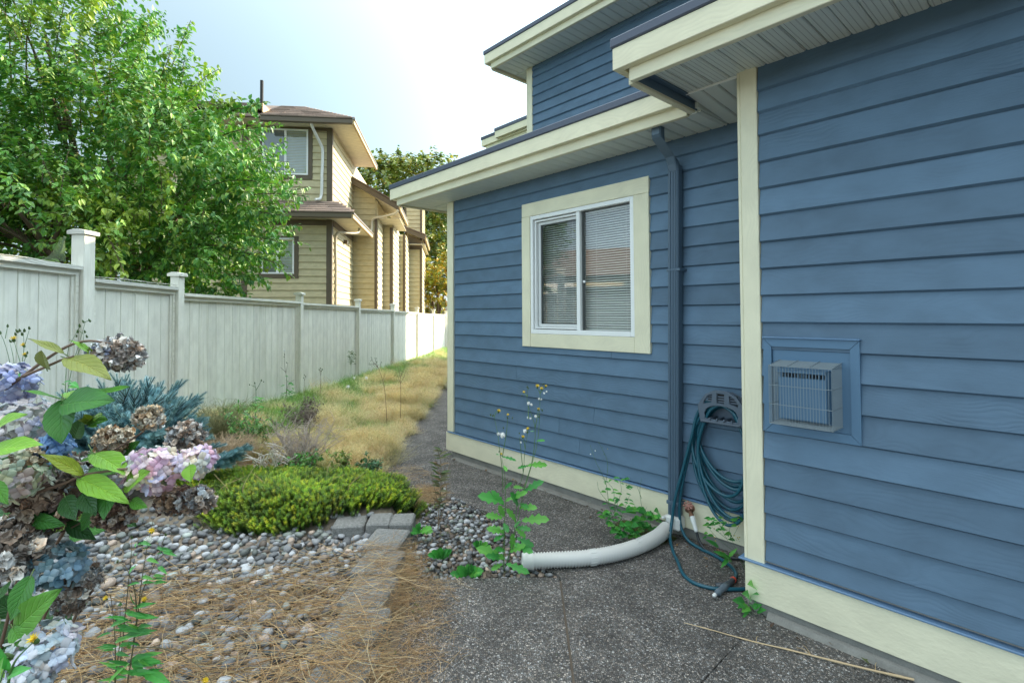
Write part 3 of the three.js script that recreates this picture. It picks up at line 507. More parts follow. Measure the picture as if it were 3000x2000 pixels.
  for (let j = 0; j < 6; j++) { const pts = []; for (let k = 0; k <= 14; k++) { const f = lerp(4.88, 6.0, k / 14); pts.push(V(FX(f) + 0.01 + 0.06 * noise(k * 0.6, j * 3 + 40), lerp(1.955, 1.935, k / 14) + 0.012 + 0.025 * Math.abs(noise(k * 0.9, j * 2 + 9)), -f)); } wires.push(tube(curve(pts, 30), 0.0018, 0.0018, 4)); }
  wires.push(tube(curve([zz(840, 555, 4.7, 0), zz(920, 640, 4.84, 0), zz(1040, 670, 4.86, 0), zz(1200, 655, 5.0, 0)], 20), 0.003, 0.003, 5));
  wires.push(tube(curve([zz(1965, 745, 5.98, 0), zz(1990, 752, 6.09, 0), zz(2072, 752, 6.12, 0)], 12), 0.002, 0.002, 5));
  part('wire', wires, Mt.wire, wr);
  // fence and shed beyond the end of the passage
  const f2 = thing('far_fence', 'short grey fence closing the far end of the side passage', 'fence', [-3.05, 0, -25.4], 0.1);
  for (let k = 0; k < 8; k++) part('fence_board', box(k * 0.3, k * 0.3 + 0.29, -0.1, 1.5, -0.02, 0, { grain: 1 }), mats[0], f2);
  part('fence_cap', box(0, 2.4, 1.505, 1.55, -0.06, 0.04), mats[0], f2);
}
// ---------- beige house beyond the fence ----------
{
  const TH = Math.atan(0.12), r = rng(8);
  const bh = thing('beige_house', 'two storey beige clapboard house with brown trim beyond the fence', 'house', [-5.18, 0, -15], TH);
  const z2 = win(650, 250, 0.4783);
  const bp = (n, m, ...a) => part(n, box(...a), m, bh);
  const seams = (y0, y1, e = 0.2) => { const l = []; for (let y = y0; y < y1 - 0.02; y += e) l.push(y); l.push(y1); return l; };
  // boards on a face looking to the viewer (front) or to the right (side; placed by a turn)
  const front = (x0, x1, z, y0, y1, cut) => boards(bh, [Mt.beige], x0, x1, seams(y0, y1), z, r, cut, 'siding_board', 0.034);
  const sideFace = (x, d0, d1, y0, y1, e) => { const g = new THREE.Group(); for (const [a, b] of seams(y0, y1, e).map((v, i, l) => [v, l[i + 1]]).filter(l => l[1])) { const gg = boardGeo(d0, d1, a, b, 0, r, 0.034).clone(); gg.rotateY(Math.PI / 2); gg.scale(1, 1, 1); gg.translate(x, 0, 0); 
      part('siding_board', gg, Mt.beige, bh); } };
  const body = (x0, x1, z0, z1, y1) => bp('wall', Mt.beige, x0 + 0.01, x1 - 0.012, 0, y1, -z1, -z0 - 0.012);
  // main block
  body(-5.5, 0, 0, 9.5, 6.98); body(-5.5, 0.85, 3.3, 9.5, 4.7); body(-5, 1.23, 4.77, 9.5, 5.1); body(-5, 1.5, 7.2, 9.6, 5.0); body(-5, 2.1, 9.23, 13, 4.7); body(1.22, 2.04, 10.3, 13, 8);
  const wcutU = [-1.97, -0.52], wcutL = [-1.98, -0.89];
  front(-5.5, -0.13, 0, 1.3, 4.3, (a, b) => a > 2.6 && b < 3.9 ? wcutL : null); front(-5.5, -0.13, 0, 4.85, 6.95, (a, b) => a > 5.4 ? wcutU : null);
  sideFace(0, 0.1, 3.29, 1.3, 4.33, 0.2); sideFace(0, 0.1, 3.3, 4.5, 6.98, 0.2);
  for (const [a, b] of [[1.3, 4.32], [4.75, 6.97]]) { bp('corner_trim', Mt.brown, -0.13, -0.005, a, b, 0.0, 0.03, { grain: 1 }); bp('corner_trim', Mt.brown, -0.004, 0.028, a, b, -0.1, 0.028, { grain: 1 }); bp('corner_trim', Mt.brown, -2.44, -2.28, a, b, 0.018, 0.04, { grain: 1 }); }
  bp('frieze_board', Mt.brown, -5.5, -0.131, 4.15, 4.3, 0.004, 0.035); bp('frieze_board', Mt.brown, -0.52, -0.131, 6.84, 6.97, 0.004, 0.03);
  // windows
  function windowAt(x0, x1, y0, y1, xm) {   // outer edge of the trim
    const t = 0.125, w = new THREE.Group(); w.name = 'window'; bh.add(w);
    const q = (n, m, l) => part(n, l.map(a => box(...a)), m, w);
    q('casing', Mt.brown, [[x0, x1, y0, y0 + t, 0, 0.035], [x0, x1, y1 - 0.05, y1, 0, 0.035], [x0, x0 + 0.07, y0 + t, y1 - 0.05, 0, 0.034], [x1 - t, x1, y0 + t, y1 - 0.05, 0, 0.034]]);
    x0 += 0.07; x1 -= t; y0 += t; y1 -= 0.05; const f = 0.045;
    q('frame', Mt.vinyl, [[x0, x1, y0, y0 + f, -0.01, 0.03], [x0, x1, y1 - f, y1, -0.01, 0.03], [x0, x0 + f, y0 + f, y1 - f, -0.01, 0.03], [x1 - f, x1, y0 + f, y1 - f, -0.01, 0.03], [xm - 0.03, xm + 0.03, y0 + f, y1 - f, -0.01, 0.025]]);
    for (const [a, b] of [[x0 + f, xm - 0.03], [xm + 0.03, x1 - f]]) { const g = new THREE.PlaneGeometry(b - a, y1 - y0 - 2 * f); g.translate((a + b) / 2, (y0 + y1) / 2, 0.012); part('pane', g, Mt.glass, w); }
    const sl = []; for (let y = y0 + f; y < y1 - f; y += 0.045) { const g = box(xm, x1 - f, -0.001, 0.001, -0.02, 0.02, { c: 0.0004 }); g.rotateX(0.9); g.translate(0, y, -0.004); sl.push(g); }
    const gb = box(x0 + f, xm, y0 + f, y1 - f, -0.008, -0.004); part('blind', sl, Mt.blind2 ??= std(0.45, 0.50, 0.50), w).userData.kind = 'stuff'; part('curtain', gb, std(0.16, 0.17, 0.17), w);
  }
  windowAt(-1.97, -0.52, 5.47, 6.96, -1.27); windowAt(-1.98, -0.89, 2.64, 3.84, -1.47);
  // eaves: gutter, fascia, soffit; the upper one and the skirt roof between the storeys
  const gut = (x0, x1, y, z) => { bp('gutter', Mt.gutter, x0, x1, y - 0.15, y, z, z + 0.11, { c: 0.02 }); bp('gutter', Mt.gutter, x0 + 0.01, x1 - 0.01, y - 0.01, y + 0.012, z + 0.02, z + 0.125, { c: 0.008 }); };
  const eaveSide = (x, d0, d1, y) => { bp('fascia_board', Mt.lath, x - 0.03, x, y - 0.16, y, -d1, -d0, { grain: 2 }); bp('gutter', Mt.gutter, x + 0.001, x + 0.05, y - 0.05, y + 0.012, -d1, -d0, { grain: 2 }); bp('fascia_board', Mt.lath, x + 0.001, x + 0.03, y - 0.15, y - 0.055, -d1, -d0, { grain: 2 }); };
  const courses = (x0, x1, z0, y0, z1, y1, slopeX = 0) => { const n = Math.max(3, Math.round(Math.hypot(z1 - z0, y1 - y0) / 0.14)); for (let k = 0; k < n; k++) { const a = k / n, b = (k + 1.15) / n; let x = x0 + slopeX * a * 0; const xe = x1 - slopeX * a; const wN = Math.max(1, Math.round((xe - x) / 0.5)); for (let j = 0; j < wN; j++) { const xa = lerp(x, xe, j / wN) + 0.004, xb = lerp(x, xe, (j + 1) / wN) - 0.002 * r(); part('shingle', prism([[lerp(y0, y1, a), lerp(z0, z1, a)], [lerp(y0, y1, a) + 0.022 + 0.008 * r(), lerp(z0, z1, a)], [lerp(y0, y1, b) + 0.010, lerp(z0, z1, b)], [lerp(y0, y1, b), lerp(z0, z1, b)]], xa, xb, 0, 0), Mt.tiles[Math.floor(r() * 3)], bh); } } };
  gut(-1.75, 0.72, 7.04, 0.56); eaveSide(0.72, -0.66, 4.0, 7.04);
  bp('soffit', Mt.beigeSoffit, -5, 0.69, 6.98, 7.0, -4.0, 0.56);
  courses(-1.75, 0.76, 0.68, 7.05, -1.2, 8.03, 1.9); part('roof', prism([[7.04, 0.66], [7.0, 0.66], [7.0, -10], [7.3, -10], [8.05, -1.25]], -6, -1.0, 0, 0), Mt.tiles[1], bh);
  part('roof', prism([[-1.15, 7.0], [0.75, 7.0], [0.76, 7.04], [-1.15, 8.0]], -4.1, -1.22, 2, 0), Mt.tiles[0], bh);
  gut(-4.6, -1.78, 7.42, 0.35); part('roof', prism([[7.43, 0.5], [7.36, 0.5], [7.36, -6], [8.2, -3.5]], -4.7, -1.76, 0, 0), Mt.tiles[1], bh); bp('fascia_board', Mt.lath, -1.76, -1.73, 7.2, 7.45, -0.3, 0.48, { grain: 2 });
  bp('vent_stack', Mt.dark, -2.5, -2.42, 7.8, 8.95, -1.6, -1.52, { grain: 1 });
  gut(-1.4, 0.70, 4.42, 0.56); bp('gutter', Mt.gutter, -5, -1.42, 4.42, 4.52, 0.5, 0.6); eaveSide(0.70, -0.66, 3.1, 4.42);
  bp('soffit', Mt.beigeSoffit, -5, 0.67, 4.335, 4.355, -3.1, 0.56); bp('frieze_board', Mt.brown, 0.02, 0.04, 4.15, 4.33, -3.3, -0.12, { grain: 2 });
  courses(-5, 0.74, 0.68, 4.43, 0.03, 4.84, 0.62); part('roof', prism([[0.03, 4.84], [0.03, 4.42], [0.73, 4.42]], -3.2, 0.02, 2, 0), Mt.tiles[2], bh);
  // downpipes
  const pipeT = (pts, m, rad = 0.04) => part('downspout', tube(curve(pts, 40), rad, rad, 8), m, bh);
  pipeT([[-0.42, 6.93, 0.58], [-0.42, 6.85, 0.5], [-0.27, 6.45, 0.10], [-0.24, 6.35, 0.07], [-0.25, 5.6, 0.07], [-0.27, 5.0, 0.07], [-0.30, 4.90, 0.12], [-0.40, 4.86, 0.2]], Mt.whitePipe);
  pipeT([[0.60, 4.28, -1.1], [0.58, 4.16, -1.1], [0.40, 4.05, -0.7], [0.12, 4.0, -0.3], [0.07, 3.9, -0.28], [0.07, 3.0, -0.28], [0.07, 1.0, -0.28]], std(0.42, 0.37, 0.27, 0.5));
  bp('wall_lamp', Mt.gutter, 0.02, 0.14, 3.86, 3.98, -1.75, -1.65);
  // wing with the lean-to roof and the stepped bays behind it
  front(0.02, 0.78, -3.3, 1.3, 5.9); front(-0.02, 0.5, -3.302, 5.9, 6.1); 
  bp('corner_trim', Mt.brown, 0.76, 0.85, 1.3, 5.0, -3.3, -3.265, { grain: 1 }); sideFace(0.85, 3.35, 4.77, 1.3, 5.0);
  bp('window_trim', Mt.vinyl, 0.853, 0.875, 2.0, 3.3, -4.3, -3.9, { grain: 1 });
  front(0.85, 1.13, -4.77, 1.3, 4.9); bp('corner_trim', Mt.brown, 1.12, 1.23, 1.3, 4.9, -4.77, -4.735, { grain: 1 }); sideFace(1.23, 4.85, 7.2, 1.3, 5.1);
  front(1.23, 1.40, -7.2, 1.3, 5.0); bp('corner_trim', Mt.brown, 1.40, 1.5, 1.3, 5.0, -7.2, -7.16, { grain: 1 }); sideFace(1.5, 7.25, 9.23, 1.3, 5.0);
  front(1.5, 2.0, -9.23, 1.3, 4.7); bp('corner_trim', Mt.brown, 2.0, 2.1, 1.3, 4.72, -9.23, -9.19, { grain: 1 }); sideFace(2.1, 9.3, 13, 1.3, 4.7);
  bp('frieze_board', Mt.brown, 1.5, 2.0, 4.62, 4.74, -9.225, -9.18);
  const rake = (x0, y0, x1, y1, z0, z1, h, m, n) => part(n, prism([[x0, y0 - h], [x1, y1 - h], [x1, y1], [x0, y0]], z0, z1, 2, 0), m, bh);
  rake(-0.15, 6.42, 1.62, 5.42, -3.05, -3.0, 0.2, Mt.brown, 'fascia_board'); rake(-0.15, 6.43, 1.64, 5.43, -6.3, -2.98, -0.05, Mt.tiles[0], 'roof'); rake(0.0, 6.2, 1.58, 5.24, -6.2, -3.06, 0.03, Mt.beigeSoffit, 'soffit');
  eaveSide(1.66, 2.95, 6.25, 5.38); bp('soffit', Mt.beigeSoffit, 0.86, 1.62, 5.0, 5.02, -6.2, -3.36); 
  part('wall', prism([[0.02, 4.9], [0.85, 4.9], [0.85, 5.6], [0.0, 6.1]], -6.2, -3.315, 2, 0), Mt.beige, bh);
  pipeT([[1.6, 5.22, -2.95], [1.5, 5.12, -3.0], [1.1, 5.02, -3.12], [0.78, 4.97, -3.2], [0.68, 4.88, -3.24], [0.66, 4.6, -3.24], [0.62, 4.46, -3.1]], Mt.beigeSoffit);
  rake(1.26, 5.6, 2.28, 5.2, -8.75, -8.7, 0.2, Mt.brown, 'fascia_board'); rake(1.2, 5.62, 2.3, 5.22, -13, -8.68, -0.05, Mt.tiles[0], 'roof'); eaveSide(2.30, 8.7, 13, 5.16); bp('soffit', Mt.beigeSoffit, 1.51, 2.26, 4.80, 4.82, -13, -8.76);
  part('wall', prism([[1.48, 4.72], [2.1, 4.72], [2.1, 5.02], [1.48, 5.3]], -12.9, -9.0, 2, 0), Mt.brown, bh);
  front(1.3, 2.04, -10.25, 5.2, 7.9); bp('corner_trim', Mt.brown, 1.96, 2.06, 5.2, 7.9, -10.25, -10.2, { grain: 1 }); bp('corner_trim', Mt.brown, 1.22, 1.31, 5.2, 7.9, -10.25, -10.2, { grain: 1 }); sideFace(2.05, 10.3, 13, 5.2, 7.9); bp('roof', Mt.tiles[0], 1.15, 2.2, 8.0, 8.1, -13.1, -10.1);
  // ---- another house further left, outside the frame: the window of the blue house mirrors it
  const h2 = thing('tan_house', 'tan house with a brown roof beyond the fence on the left', 'house', [-25, 0, -4.5], 0.25);
  part('wall', box(-6, 0, 0, 3.9, -7, 3), Mt.beige, h2); part('roof', prism([[-0.0, 3.9], [0.7, 3.7], [-3, 5.6], [-6.7, 3.7], [-6, 3.9]], -7.6, 3.6, 2, 0), Mt.tiles[1], h2); part('window', box(0.001, 0.03, 2.4, 3.6, -1.5, 0.2), Mt.vinyl, h2);
  const sh = thing('grey_shed', 'small grey outbuilding seen past the far end of the fence', 'shed', [-4.1, 0, -31], 0);
  part('wall', box(-2, 1.2, 0, 1.9, -3, 0), std(0.30, 0.31, 0.27), sh); part('roof', prism([[-2.3, 1.85], [1.5, 1.85], [-0.4, 2.6]], -3.3, 0.3, 2, 0), std(0.55, 0.58, 0.6), sh);
}
// ---------- trees ----------
const D = (x, y, F) => at(x * 1.27551, y * 1.27551, F);              // the same sight line on a 2352 wide print
function leafBlade(w, fold, droop, ts = [0, 0.28, 0.62, 1], ws = [0.1, 0.9, 0.78, 0.02]) {
  const P = [], U = []; const pt = (i, s) => [s * ws[i] * w / 2, ts[i], s === 0 ? -droop * ts[i] ** 2 : fold * ws[i] * w - droop * ts[i] ** 2];
  for (let i = 0; i + 1 < ts.length; i++) for (const s of [-1, 1]) { const a = pt(i, 0), b = pt(i, s), c = pt(i + 1, s), d = pt(i + 1, 0); P.push(...a, ...b, ...c, ...a, ...c, ...d); const u = 0.5 + s / 2; U.push(0.5, ts[i], u, ts[i], u, ts[i + 1], 0.5, ts[i], u, ts[i + 1], 0.5, ts[i + 1]); }
  return tris(P, U);
}
const pick = (r, list) => { let t = r() * list.reduce((a, b) => a + b[1], 0); for (const [c, w] of list) if ((t -= w) <= 0) return c; return list[0][0]; };
const vary = (r, c, k = 0.25) => { const a = 1 + (r() - 0.5) * 2 * k, h = (r() - 0.5) * 0.2; return C(c.r * a * (1 + h), c.g * a, c.b * a * (1 - h)); };
// leaves set alternately along a twig
function leafTwig(list, pts, n, size, r, pal, t0 = 0.1) {
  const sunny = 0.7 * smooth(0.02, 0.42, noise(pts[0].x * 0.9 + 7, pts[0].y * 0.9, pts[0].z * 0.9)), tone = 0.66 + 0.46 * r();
  const cv = new THREE.CatmullRomCurve3(pts), d = V(), side = V();
  for (let i = 0; i < n; i++) {
    const t = t0 + (1 - t0) * (i + r() * 0.6) / n, p = cv.getPoint(Math.min(t, 1)); cv.getTangent(Math.min(t, 1), d);
    side.set(r() - 0.5, (r() - 0.5) * 0.8, r() - 0.5).cross(d).normalize();
    const dir = d.clone().multiplyScalar(0.5).addScaledVector(side, i % 2 ? 0.9 : -0.9).add(V(0, -0.35 - 0.35 * r(), 0)), s = size * (0.65 + 0.6 * r()) * (t > 0.9 ? 0.75 : 1);
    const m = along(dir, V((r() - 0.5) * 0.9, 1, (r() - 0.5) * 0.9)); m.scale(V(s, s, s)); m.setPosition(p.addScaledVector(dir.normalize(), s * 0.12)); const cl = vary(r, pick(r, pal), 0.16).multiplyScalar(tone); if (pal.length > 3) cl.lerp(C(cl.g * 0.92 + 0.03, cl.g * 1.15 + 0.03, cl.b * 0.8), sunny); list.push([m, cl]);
  }
}
function bough(a, b, sag, r, n = 6) { const p = []; for (let i = 0; i <= n; i++) { const t = i / n; p.push(a.clone().lerp(b, t).add(V((r() - 0.5) * 0.06, sag * Math.sin(t * 3.14), (r() - 0.5) * 0.06))); } return p; }
function tree(name, label, base, crowns, shoots, { seed, twigs, per, size, pal, trunk = 0.14, twigLen = 0.5, leaf, group, droop = 0.1 }) {
  const r = rng(seed), t = thing(name, label, 'tree', base.toArray(), 0, group), o = V(base.x, base.y, base.z), leaves = [], wood = [], fine = [];
  const fork = V(base.x, base.y + (crowns[0][1] - base.y) * 0.35, base.z);
  wood.push(tube(bough(o, fork, 0, r, 5), trunk, trunk * 0.75, 10, { len: true }));
  for (const [x, y, F, a, b, c] of crowns) { const e = V(x, y + b * 0.4, -F); wood.push(tube(curve(bough(fork, e, b * 0.12, r), 14), trunk * 0.6, trunk * 0.12, 7, { len: true })); for (let k = 0; k < 5; k++) { const q = V(x + (r() - 0.5) * 1.3 * a, y + (r() - 0.2) * b, -F + (r() - 0.5) * 1.3 * c); fine.push(tube(curve(bough(fork.clone().lerp(e, 0.4 + 0.4 * r()), q, 0.15, r), 10), trunk * 0.2, trunk * 0.05, 5, { len: true })); } }
  const vol = crowns.map(c => c[3] * c[4] * c[5]), tot = vol.reduce((a, b) => a + b);
  crowns.forEach(([x, y, F, a, b, c], k) => {
    const n = Math.round(twigs * vol[k] / tot);
    for (let i = 0; i < n; i++) {
      const u = V(r() * 2 - 1, r() * 2 - 1, r() * 2 - 1); if (u.lengthSq() > 1 || u.lengthSq() < 0.12) { i--; continue; }
      const lump = 1 + 0.28 * noise(u.x * 2.2 + k * 5, u.y * 2.2, u.z * 2.2), rad = u.length(), f = Math.pow(rad, 0.55) / rad * lump;
      const p = V(x + u.x * a * f, y + u.y * b * f, -F + u.z * c * f); if (noise(p.x * 1.3 + 3, p.y * 1.3, p.z * 1.3 + seed) < -0.20) continue; if (p.y < (p.x > FX(-p.z) - 0.2 ? 2.35 : p.x > FX(-p.z) - 0.65 ? 1.95 : 0)) continue;
      const out = V(u.x / a, u.y / b + 0.25, u.z / c).normalize().add(V((r() - 0.5) * 0.9, (r() - 0.3) * 0.7, (r() - 0.5) * 0.9)).normalize(), L = twigLen * (0.6 + 0.7 * r());
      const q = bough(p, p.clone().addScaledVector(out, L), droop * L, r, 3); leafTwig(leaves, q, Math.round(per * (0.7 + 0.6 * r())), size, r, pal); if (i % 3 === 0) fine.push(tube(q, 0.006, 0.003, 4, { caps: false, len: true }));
    }
  });
  for (const [a, b, n, sag, F] of shoots) { const q = bough(a, b, sag, r, 5); leafTwig(leaves, q, n, size, r, pal, 0.0); fine.push(tube(curve(q, 12), 0.014, 0.004, 5, { len: true })); for (let k = 0; k < n / 9; k++) { const s = new THREE.CatmullRomCurve3(q).getPoint(0.15 + 0.75 * r()), e = s.clone().add(V(r() - 0.5, r() - 0.35, r() - 0.5).multiplyScalar(0.55)); leafTwig(leaves, bough(s, e, 0.03, r, 3), 9, size, r, pal); } }
  const shift = g => g.translate(-base.x, -base.y, -base.z);
  shift(part('trunk', wood, Mt.bark, t).geometry); shift(part('branches', fine, Mt.bark, t).geometry);
  const inv = new THREE.Matrix4().makeTranslation(-base.x, -base.y, -base.z); leaves.forEach(l => l[0].premultiply(inv));
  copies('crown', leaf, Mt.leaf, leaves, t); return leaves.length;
}
const plumLeaf = leafBlade(0.62, 0.16, 0.22), mapleLeaf = leafBlade(0.95, 0.1, 0.15, [0, 0.3, 0.6, 1], [0.3, 1, 0.7, 0.05]);
const greens = [[C(0.18, 0.43, 0.06), 6], [C(0.11, 0.33, 0.075), 4], [C(0.28, 0.50, 0.065), 3.4], [C(0.42, 0.50, 0.06), 0.5]];
{
  const c0 = D(300, 420, 7.9), S = (x0, y0, x1, y1, F, n = 105, sag = 0.08, F0 = F + 0.3) => [D(x0, y0, F0), D(x1, y1, F), n, sag];
  tree('leafy_tree', 'big bushy green fruit tree leaning over the fence on the left', V(-6.3, 0.2, -8.3),
    [[-6.05, 3.45, 7.9, 1.9, 1.55, 1.5], [-7.15, 5.2, 7.9, 1.35, 1.9, 1.3], [-4.65, 3.25, 7.9, 0.95, 1.25, 1.0], [-8.7, 3.8, 6.6, 1.6, 2.2, 1.7], [-5.15, 2.4, 7.5, 1.35, 0.85, 0.95], [-6.6, 2.4, 6.9, 1.4, 0.9, 0.9], [-7.5, 3.0, 7.5, 1.3, 1.0, 1.2], [-5.95, 2.6, 6.25, 0.95, 0.62, 0.6]],
    [S(330, 330, 440, 48, 7.9), S(320, 300, 400, 105, 7.7), S(340, 290, 505, 155, 7.8), S(330, 350, 470, 195, 7.6), S(260, 300, 345, 60, 7.8), S(240, 280, 262, 62, 7.7), S(150, 260, 205, -15, 7.8, 90), S(110, 240, 150, -40, 7.6, 90), S(60, 200, 70, -40, 7.6, 90), S(20, 200, 10, -60, 7.4, 90), S(180, 300, 185, 20, 8.0, 80),
      S(420, 300, 610, 232, 7.6), S(430, 350, 640, 285, 7.5), S(440, 400, 668, 372, 7.4, 60), S(460, 430, 640, 425, 7.4), S(480, 470, 708, 452, 7.3, 60, 0.1), S(470, 500, 660, 497, 7.3), S(450, 540, 655, 560, 7.3), S(430, 560, 640, 610, 7.2), S(380, 560, 500, 630, 7.2), S(330, 560, 380, 640, 6.9), S(260, 560, 255, 650, 6.2, 60, 0.05), S(450, 300, 560, 250, 7.6), S(400, 250, 430, 130, 7.9), S(230, 520, 285, 640, 6.0, 50)],
    { seed: 21, twigs: 5200, per: 23, size: 0.090, pal: greens, leaf: plumLeaf, twigLen: 0.55, trunk: 0.15 });
  const gold = [[C(0.32, 0.39, 0.06), 4], [C(0.18, 0.29, 0.05), 3], [C(0.55, 0.44, 0.06), 2], [C(0.09, 0.18, 0.05), 1.5]], deep = [[C(0.12, 0.25, 0.05), 4], [C(0.20, 0.33, 0.06), 3], [C(0.07, 0.15, 0.04), 3], [C(0.38, 0.40, 0.06), 0.8]];
  const yel = [[C(0.65, 0.48, 0.04), 3], [C(0.48, 0.47, 0.06), 3], [C(0.24, 0.34, 0.06), 2], [C(0.65, 0.36, 0.04), 1]];
  const P = (x, y, F) => { const p = D(x, y, F); return [p.x, p.y, F]; };
  const up = (x, y0, y1, F) => [D(x, y0, F), D(x + 6, y1, F), 13, 0.02];
  tree('maple_tree', 'tall green and gold maple rising behind the beige house', V(...P(930, 716, 33).slice(0, 1), 0, -33), [[...P(915, 455, 33), 2.4, 2.5, 2], [...P(985, 440, 33), 1.9, 2.1, 2], [...P(868, 440, 34), 1.5, 1.6, 1.5], [...P(940, 560, 33), 2.6, 2.6, 2]],
    [up(912, 400, 330, 33), up(905, 390, 345, 33), up(925, 400, 352, 33), up(948, 400, 362, 33), up(985, 400, 358, 33), up(1006, 400, 352, 33), up(890, 400, 368, 33), up(870, 410, 372, 33), up(935, 400, 365, 33), up(965, 400, 372, 33)], { seed: 31, twigs: 1500, per: 13, size: 0.24, pal: gold, leaf: mapleLeaf, twigLen: 0.8, trunk: 0.3 });
  tree('dark_tree', 'dark green tree standing between the beige house and the blue house', V(P(1040, 716, 37)[0], 0, -37), [[...P(1010, 540, 37), 1.5, 2.6, 1.6], [...P(1045, 520, 37), 1.6, 2.8, 1.6], [...P(1070, 620, 37), 2.2, 2.2, 2]], [], { seed: 33, twigs: 800, per: 12, size: 0.24, pal: deep, leaf: mapleLeaf, twigLen: 0.8, trunk: 0.26 });
  tree('golden_tree', 'small yellow autumn tree glowing above the far end of the fence', V(P(1005, 716, 28)[0], 0, -28), [[...P(1004, 648, 28), 1.0, 1.15, 1.0], [...P(1035, 640, 28.5), 0.9, 1.3, 1.0], [...P(985, 680, 28), 0.7, 0.8, 0.8]], [], { seed: 35, twigs: 450, per: 12, size: 0.17, pal: yel, leaf: mapleLeaf, twigLen: 0.5, trunk: 0.14 });
}
// ---------- lawn, straw and low plants ----------
function bladeClump(seed, n, h, spread, w, lean, seg = 4) {   // a clump of thin curved blades, height about h
  const r = rng(seed), P = [], U = [];
  for (let i = 0; i < n; i++) {
    const a = r() * 6.283, o = V(Math.cos(a), 0, Math.sin(a)).multiplyScalar(spread * Math.sqrt(r())), b = r() * 6.283, L = h * (0.55 + 0.6 * r()), k = lean * (0.3 + r()), dir = V(Math.cos(b), 0, Math.sin(b)), sd = V(-dir.z, 0, dir.x);
    const pt = t => o.clone().addScaledVector(dir, k * L * t * t).add(V(0, L * (t - 0.42 * k * t * t), 0));
    for (let s = 0; s < seg; s++) { const t0 = s / seg, t1 = (s + 1) / seg, w0 = w * (1 - t0 * 0.85), w1 = w * (1 - t1 * 0.95), a0 = pt(t0), a1 = pt(t1); const q = (p, ww, s2) => p.clone().addScaledVector(sd, s2 * ww / 2).toArray(); P.push(...q(a0, w0, -1), ...q(a0, w0, 1), ...q(a1, w1, 1), ...q(a0, w0, -1), ...q(a1, w1, 1), ...q(a1, w1, -1)); U.push(t0, 0, t0, 1, t1, 1, t0, 0, t1, 1, t1, 0); }
  }
  return tris(P, U);
}
function panicleClump(seed, n, h) {   // fine hazy seed heads of dry bent grass
  const r = rng(seed), P = [], hair = (a, b, w) => { const s = V(b.z - a.z, 0.01, a.x - b.x).normalize().multiplyScalar(w); P.push(...a.clone().sub(s).toArray(), ...a.clone().add(s).toArray(), ...b.toArray()); };
  for (let i = 0; i < n; i++) {
    const a = r() * 6.283, o = V((r() - 0.5) * 0.14, 0, (r() - 0.5) * 0.14), L = h * (0.6 + 0.5 * r()), tip = o.clone().add(V(Math.cos(a) * 0.35 * L, L, Math.sin(a) * 0.35 * L)); hair(o, tip, 0.0012);
    for (let k = 0; k < 9; k++) { const t = 0.45 + 0.55 * k / 9, p = o.clone().lerp(tip, t), b = r() * 6.283, l = 0.07 * (1.2 - t) + 0.02, e = p.clone().add(V(Math.cos(b) * l, 0.6 * l, Math.sin(b) * l)); hair(p, e, 0.0010); const e2 = e.clone().add(V((r() - 0.5) * 0.02, 0.012, (r() - 0.5) * 0.02)); hair(e, e2, 0.0034); }
  }
  return tris(P);
}
const mat4 = (p, turn, s, tx = 0, tz = 0) => new THREE.Matrix4().compose(p, new THREE.Quaternion().setFromEuler(new THREE.Euler(tx, turn, tz)), typeof s === 'number' ? V(s, s, s) : s);
{
  const r = rng(5), green = [[], []], dry = [[], []], haze = [[], []];
  const gp = [[C(0.20, 0.42, 0.05), 3], [C(0.36, 0.50, 0.08), 3], [C(0.13, 0.30, 0.05), 2]], dp = [[C(0.60, 0.54, 0.22), 4], [C(0.46, 0.46, 0.17), 3], [C(0.72, 0.62, 0.32), 2], [C(0.36, 0.42, 0.12), 2.5]], hz = [[C(0.84, 0.72, 0.38), 4], [C(0.70, 0.64, 0.32), 3], [C(0.70, 0.52, 0.30), 2]];
  for (let i = 0; i < 17500; i++) {
    const F = 5.30 + 18.6 * Math.pow(r(), 1.6), e = lawnEdge(F) - 0.03 + 0.17 * noise(F * 1.9, 3) + 0.08 * noise(F * 6, 9), x0 = FX(F) + 0.05, X = lerp(x0, e, r()), t = (X - x0) / (e - x0), k = noise(X * 1.6, F * 1.05, 2) + 0.45 * noise(X * 3.6, F * 2.6, 5);
    if (F < 6.1 && X < -2.7) continue; if (F < 5.7 && r() < 0.35) continue;
    const p = ground(X, F, -0.01), near = F < 9 ? 1 : 1.25; const grn = 0.08 + 0.86 * smooth(0.22, -0.22, k + (t - 0.50) * 0.85 - 0.25 * smooth(11, 20, F)), hs = 0.75 + 0.75 * smooth(-0.3, 0.6, noise(X * 2.3 + 5, F * 1.7, 1));
    if (r() < grn) green[i % 2].push([mat4(p, r() * 6.28, near * (0.75 + 0.5 * r())), vary(r, pick(r, gp), 0.35)]);
    else dry[i % 2].push([mat4(p, r() * 6.28, near * hs * (0.55 + 0.4 * r())), vary(r, pick(r, dp), 0.35)]);
    if (r() < 1.05 - 1.25 * grn) haze[i % 2].push([mat4(p, r() * 6.28, V(near * 1.15, near * hs * (0.42 + 0.45 * r()), near * 1.15), (r() - 0.5) * 0.35, (r() - 0.5) * 0.35), vary(r, pick(r, hz), 0.2)]);
  }
  const g = new THREE.Group(); g.name = 'lawn_grass'; scene.add(g); tag(g, 'overgrown golden seeding grass filling the side passage along the fence', 'grass', null, 'stuff');
  [0, 1].forEach(k => { copies('green_blades', bladeClump(50 + k, 15, 0.18, 0.07, 0.0058, 0.9), Mt.leaf, green[k], g); copies('dry_blades', bladeClump(60 + k, 14, 0.21, 0.08, 0.0046, 1.2), Mt.leaf, dry[k], g); copies('seed_heads', panicleClump(70 + k, 7, 0.27), Mt.leaf, haze[k], g); });
}
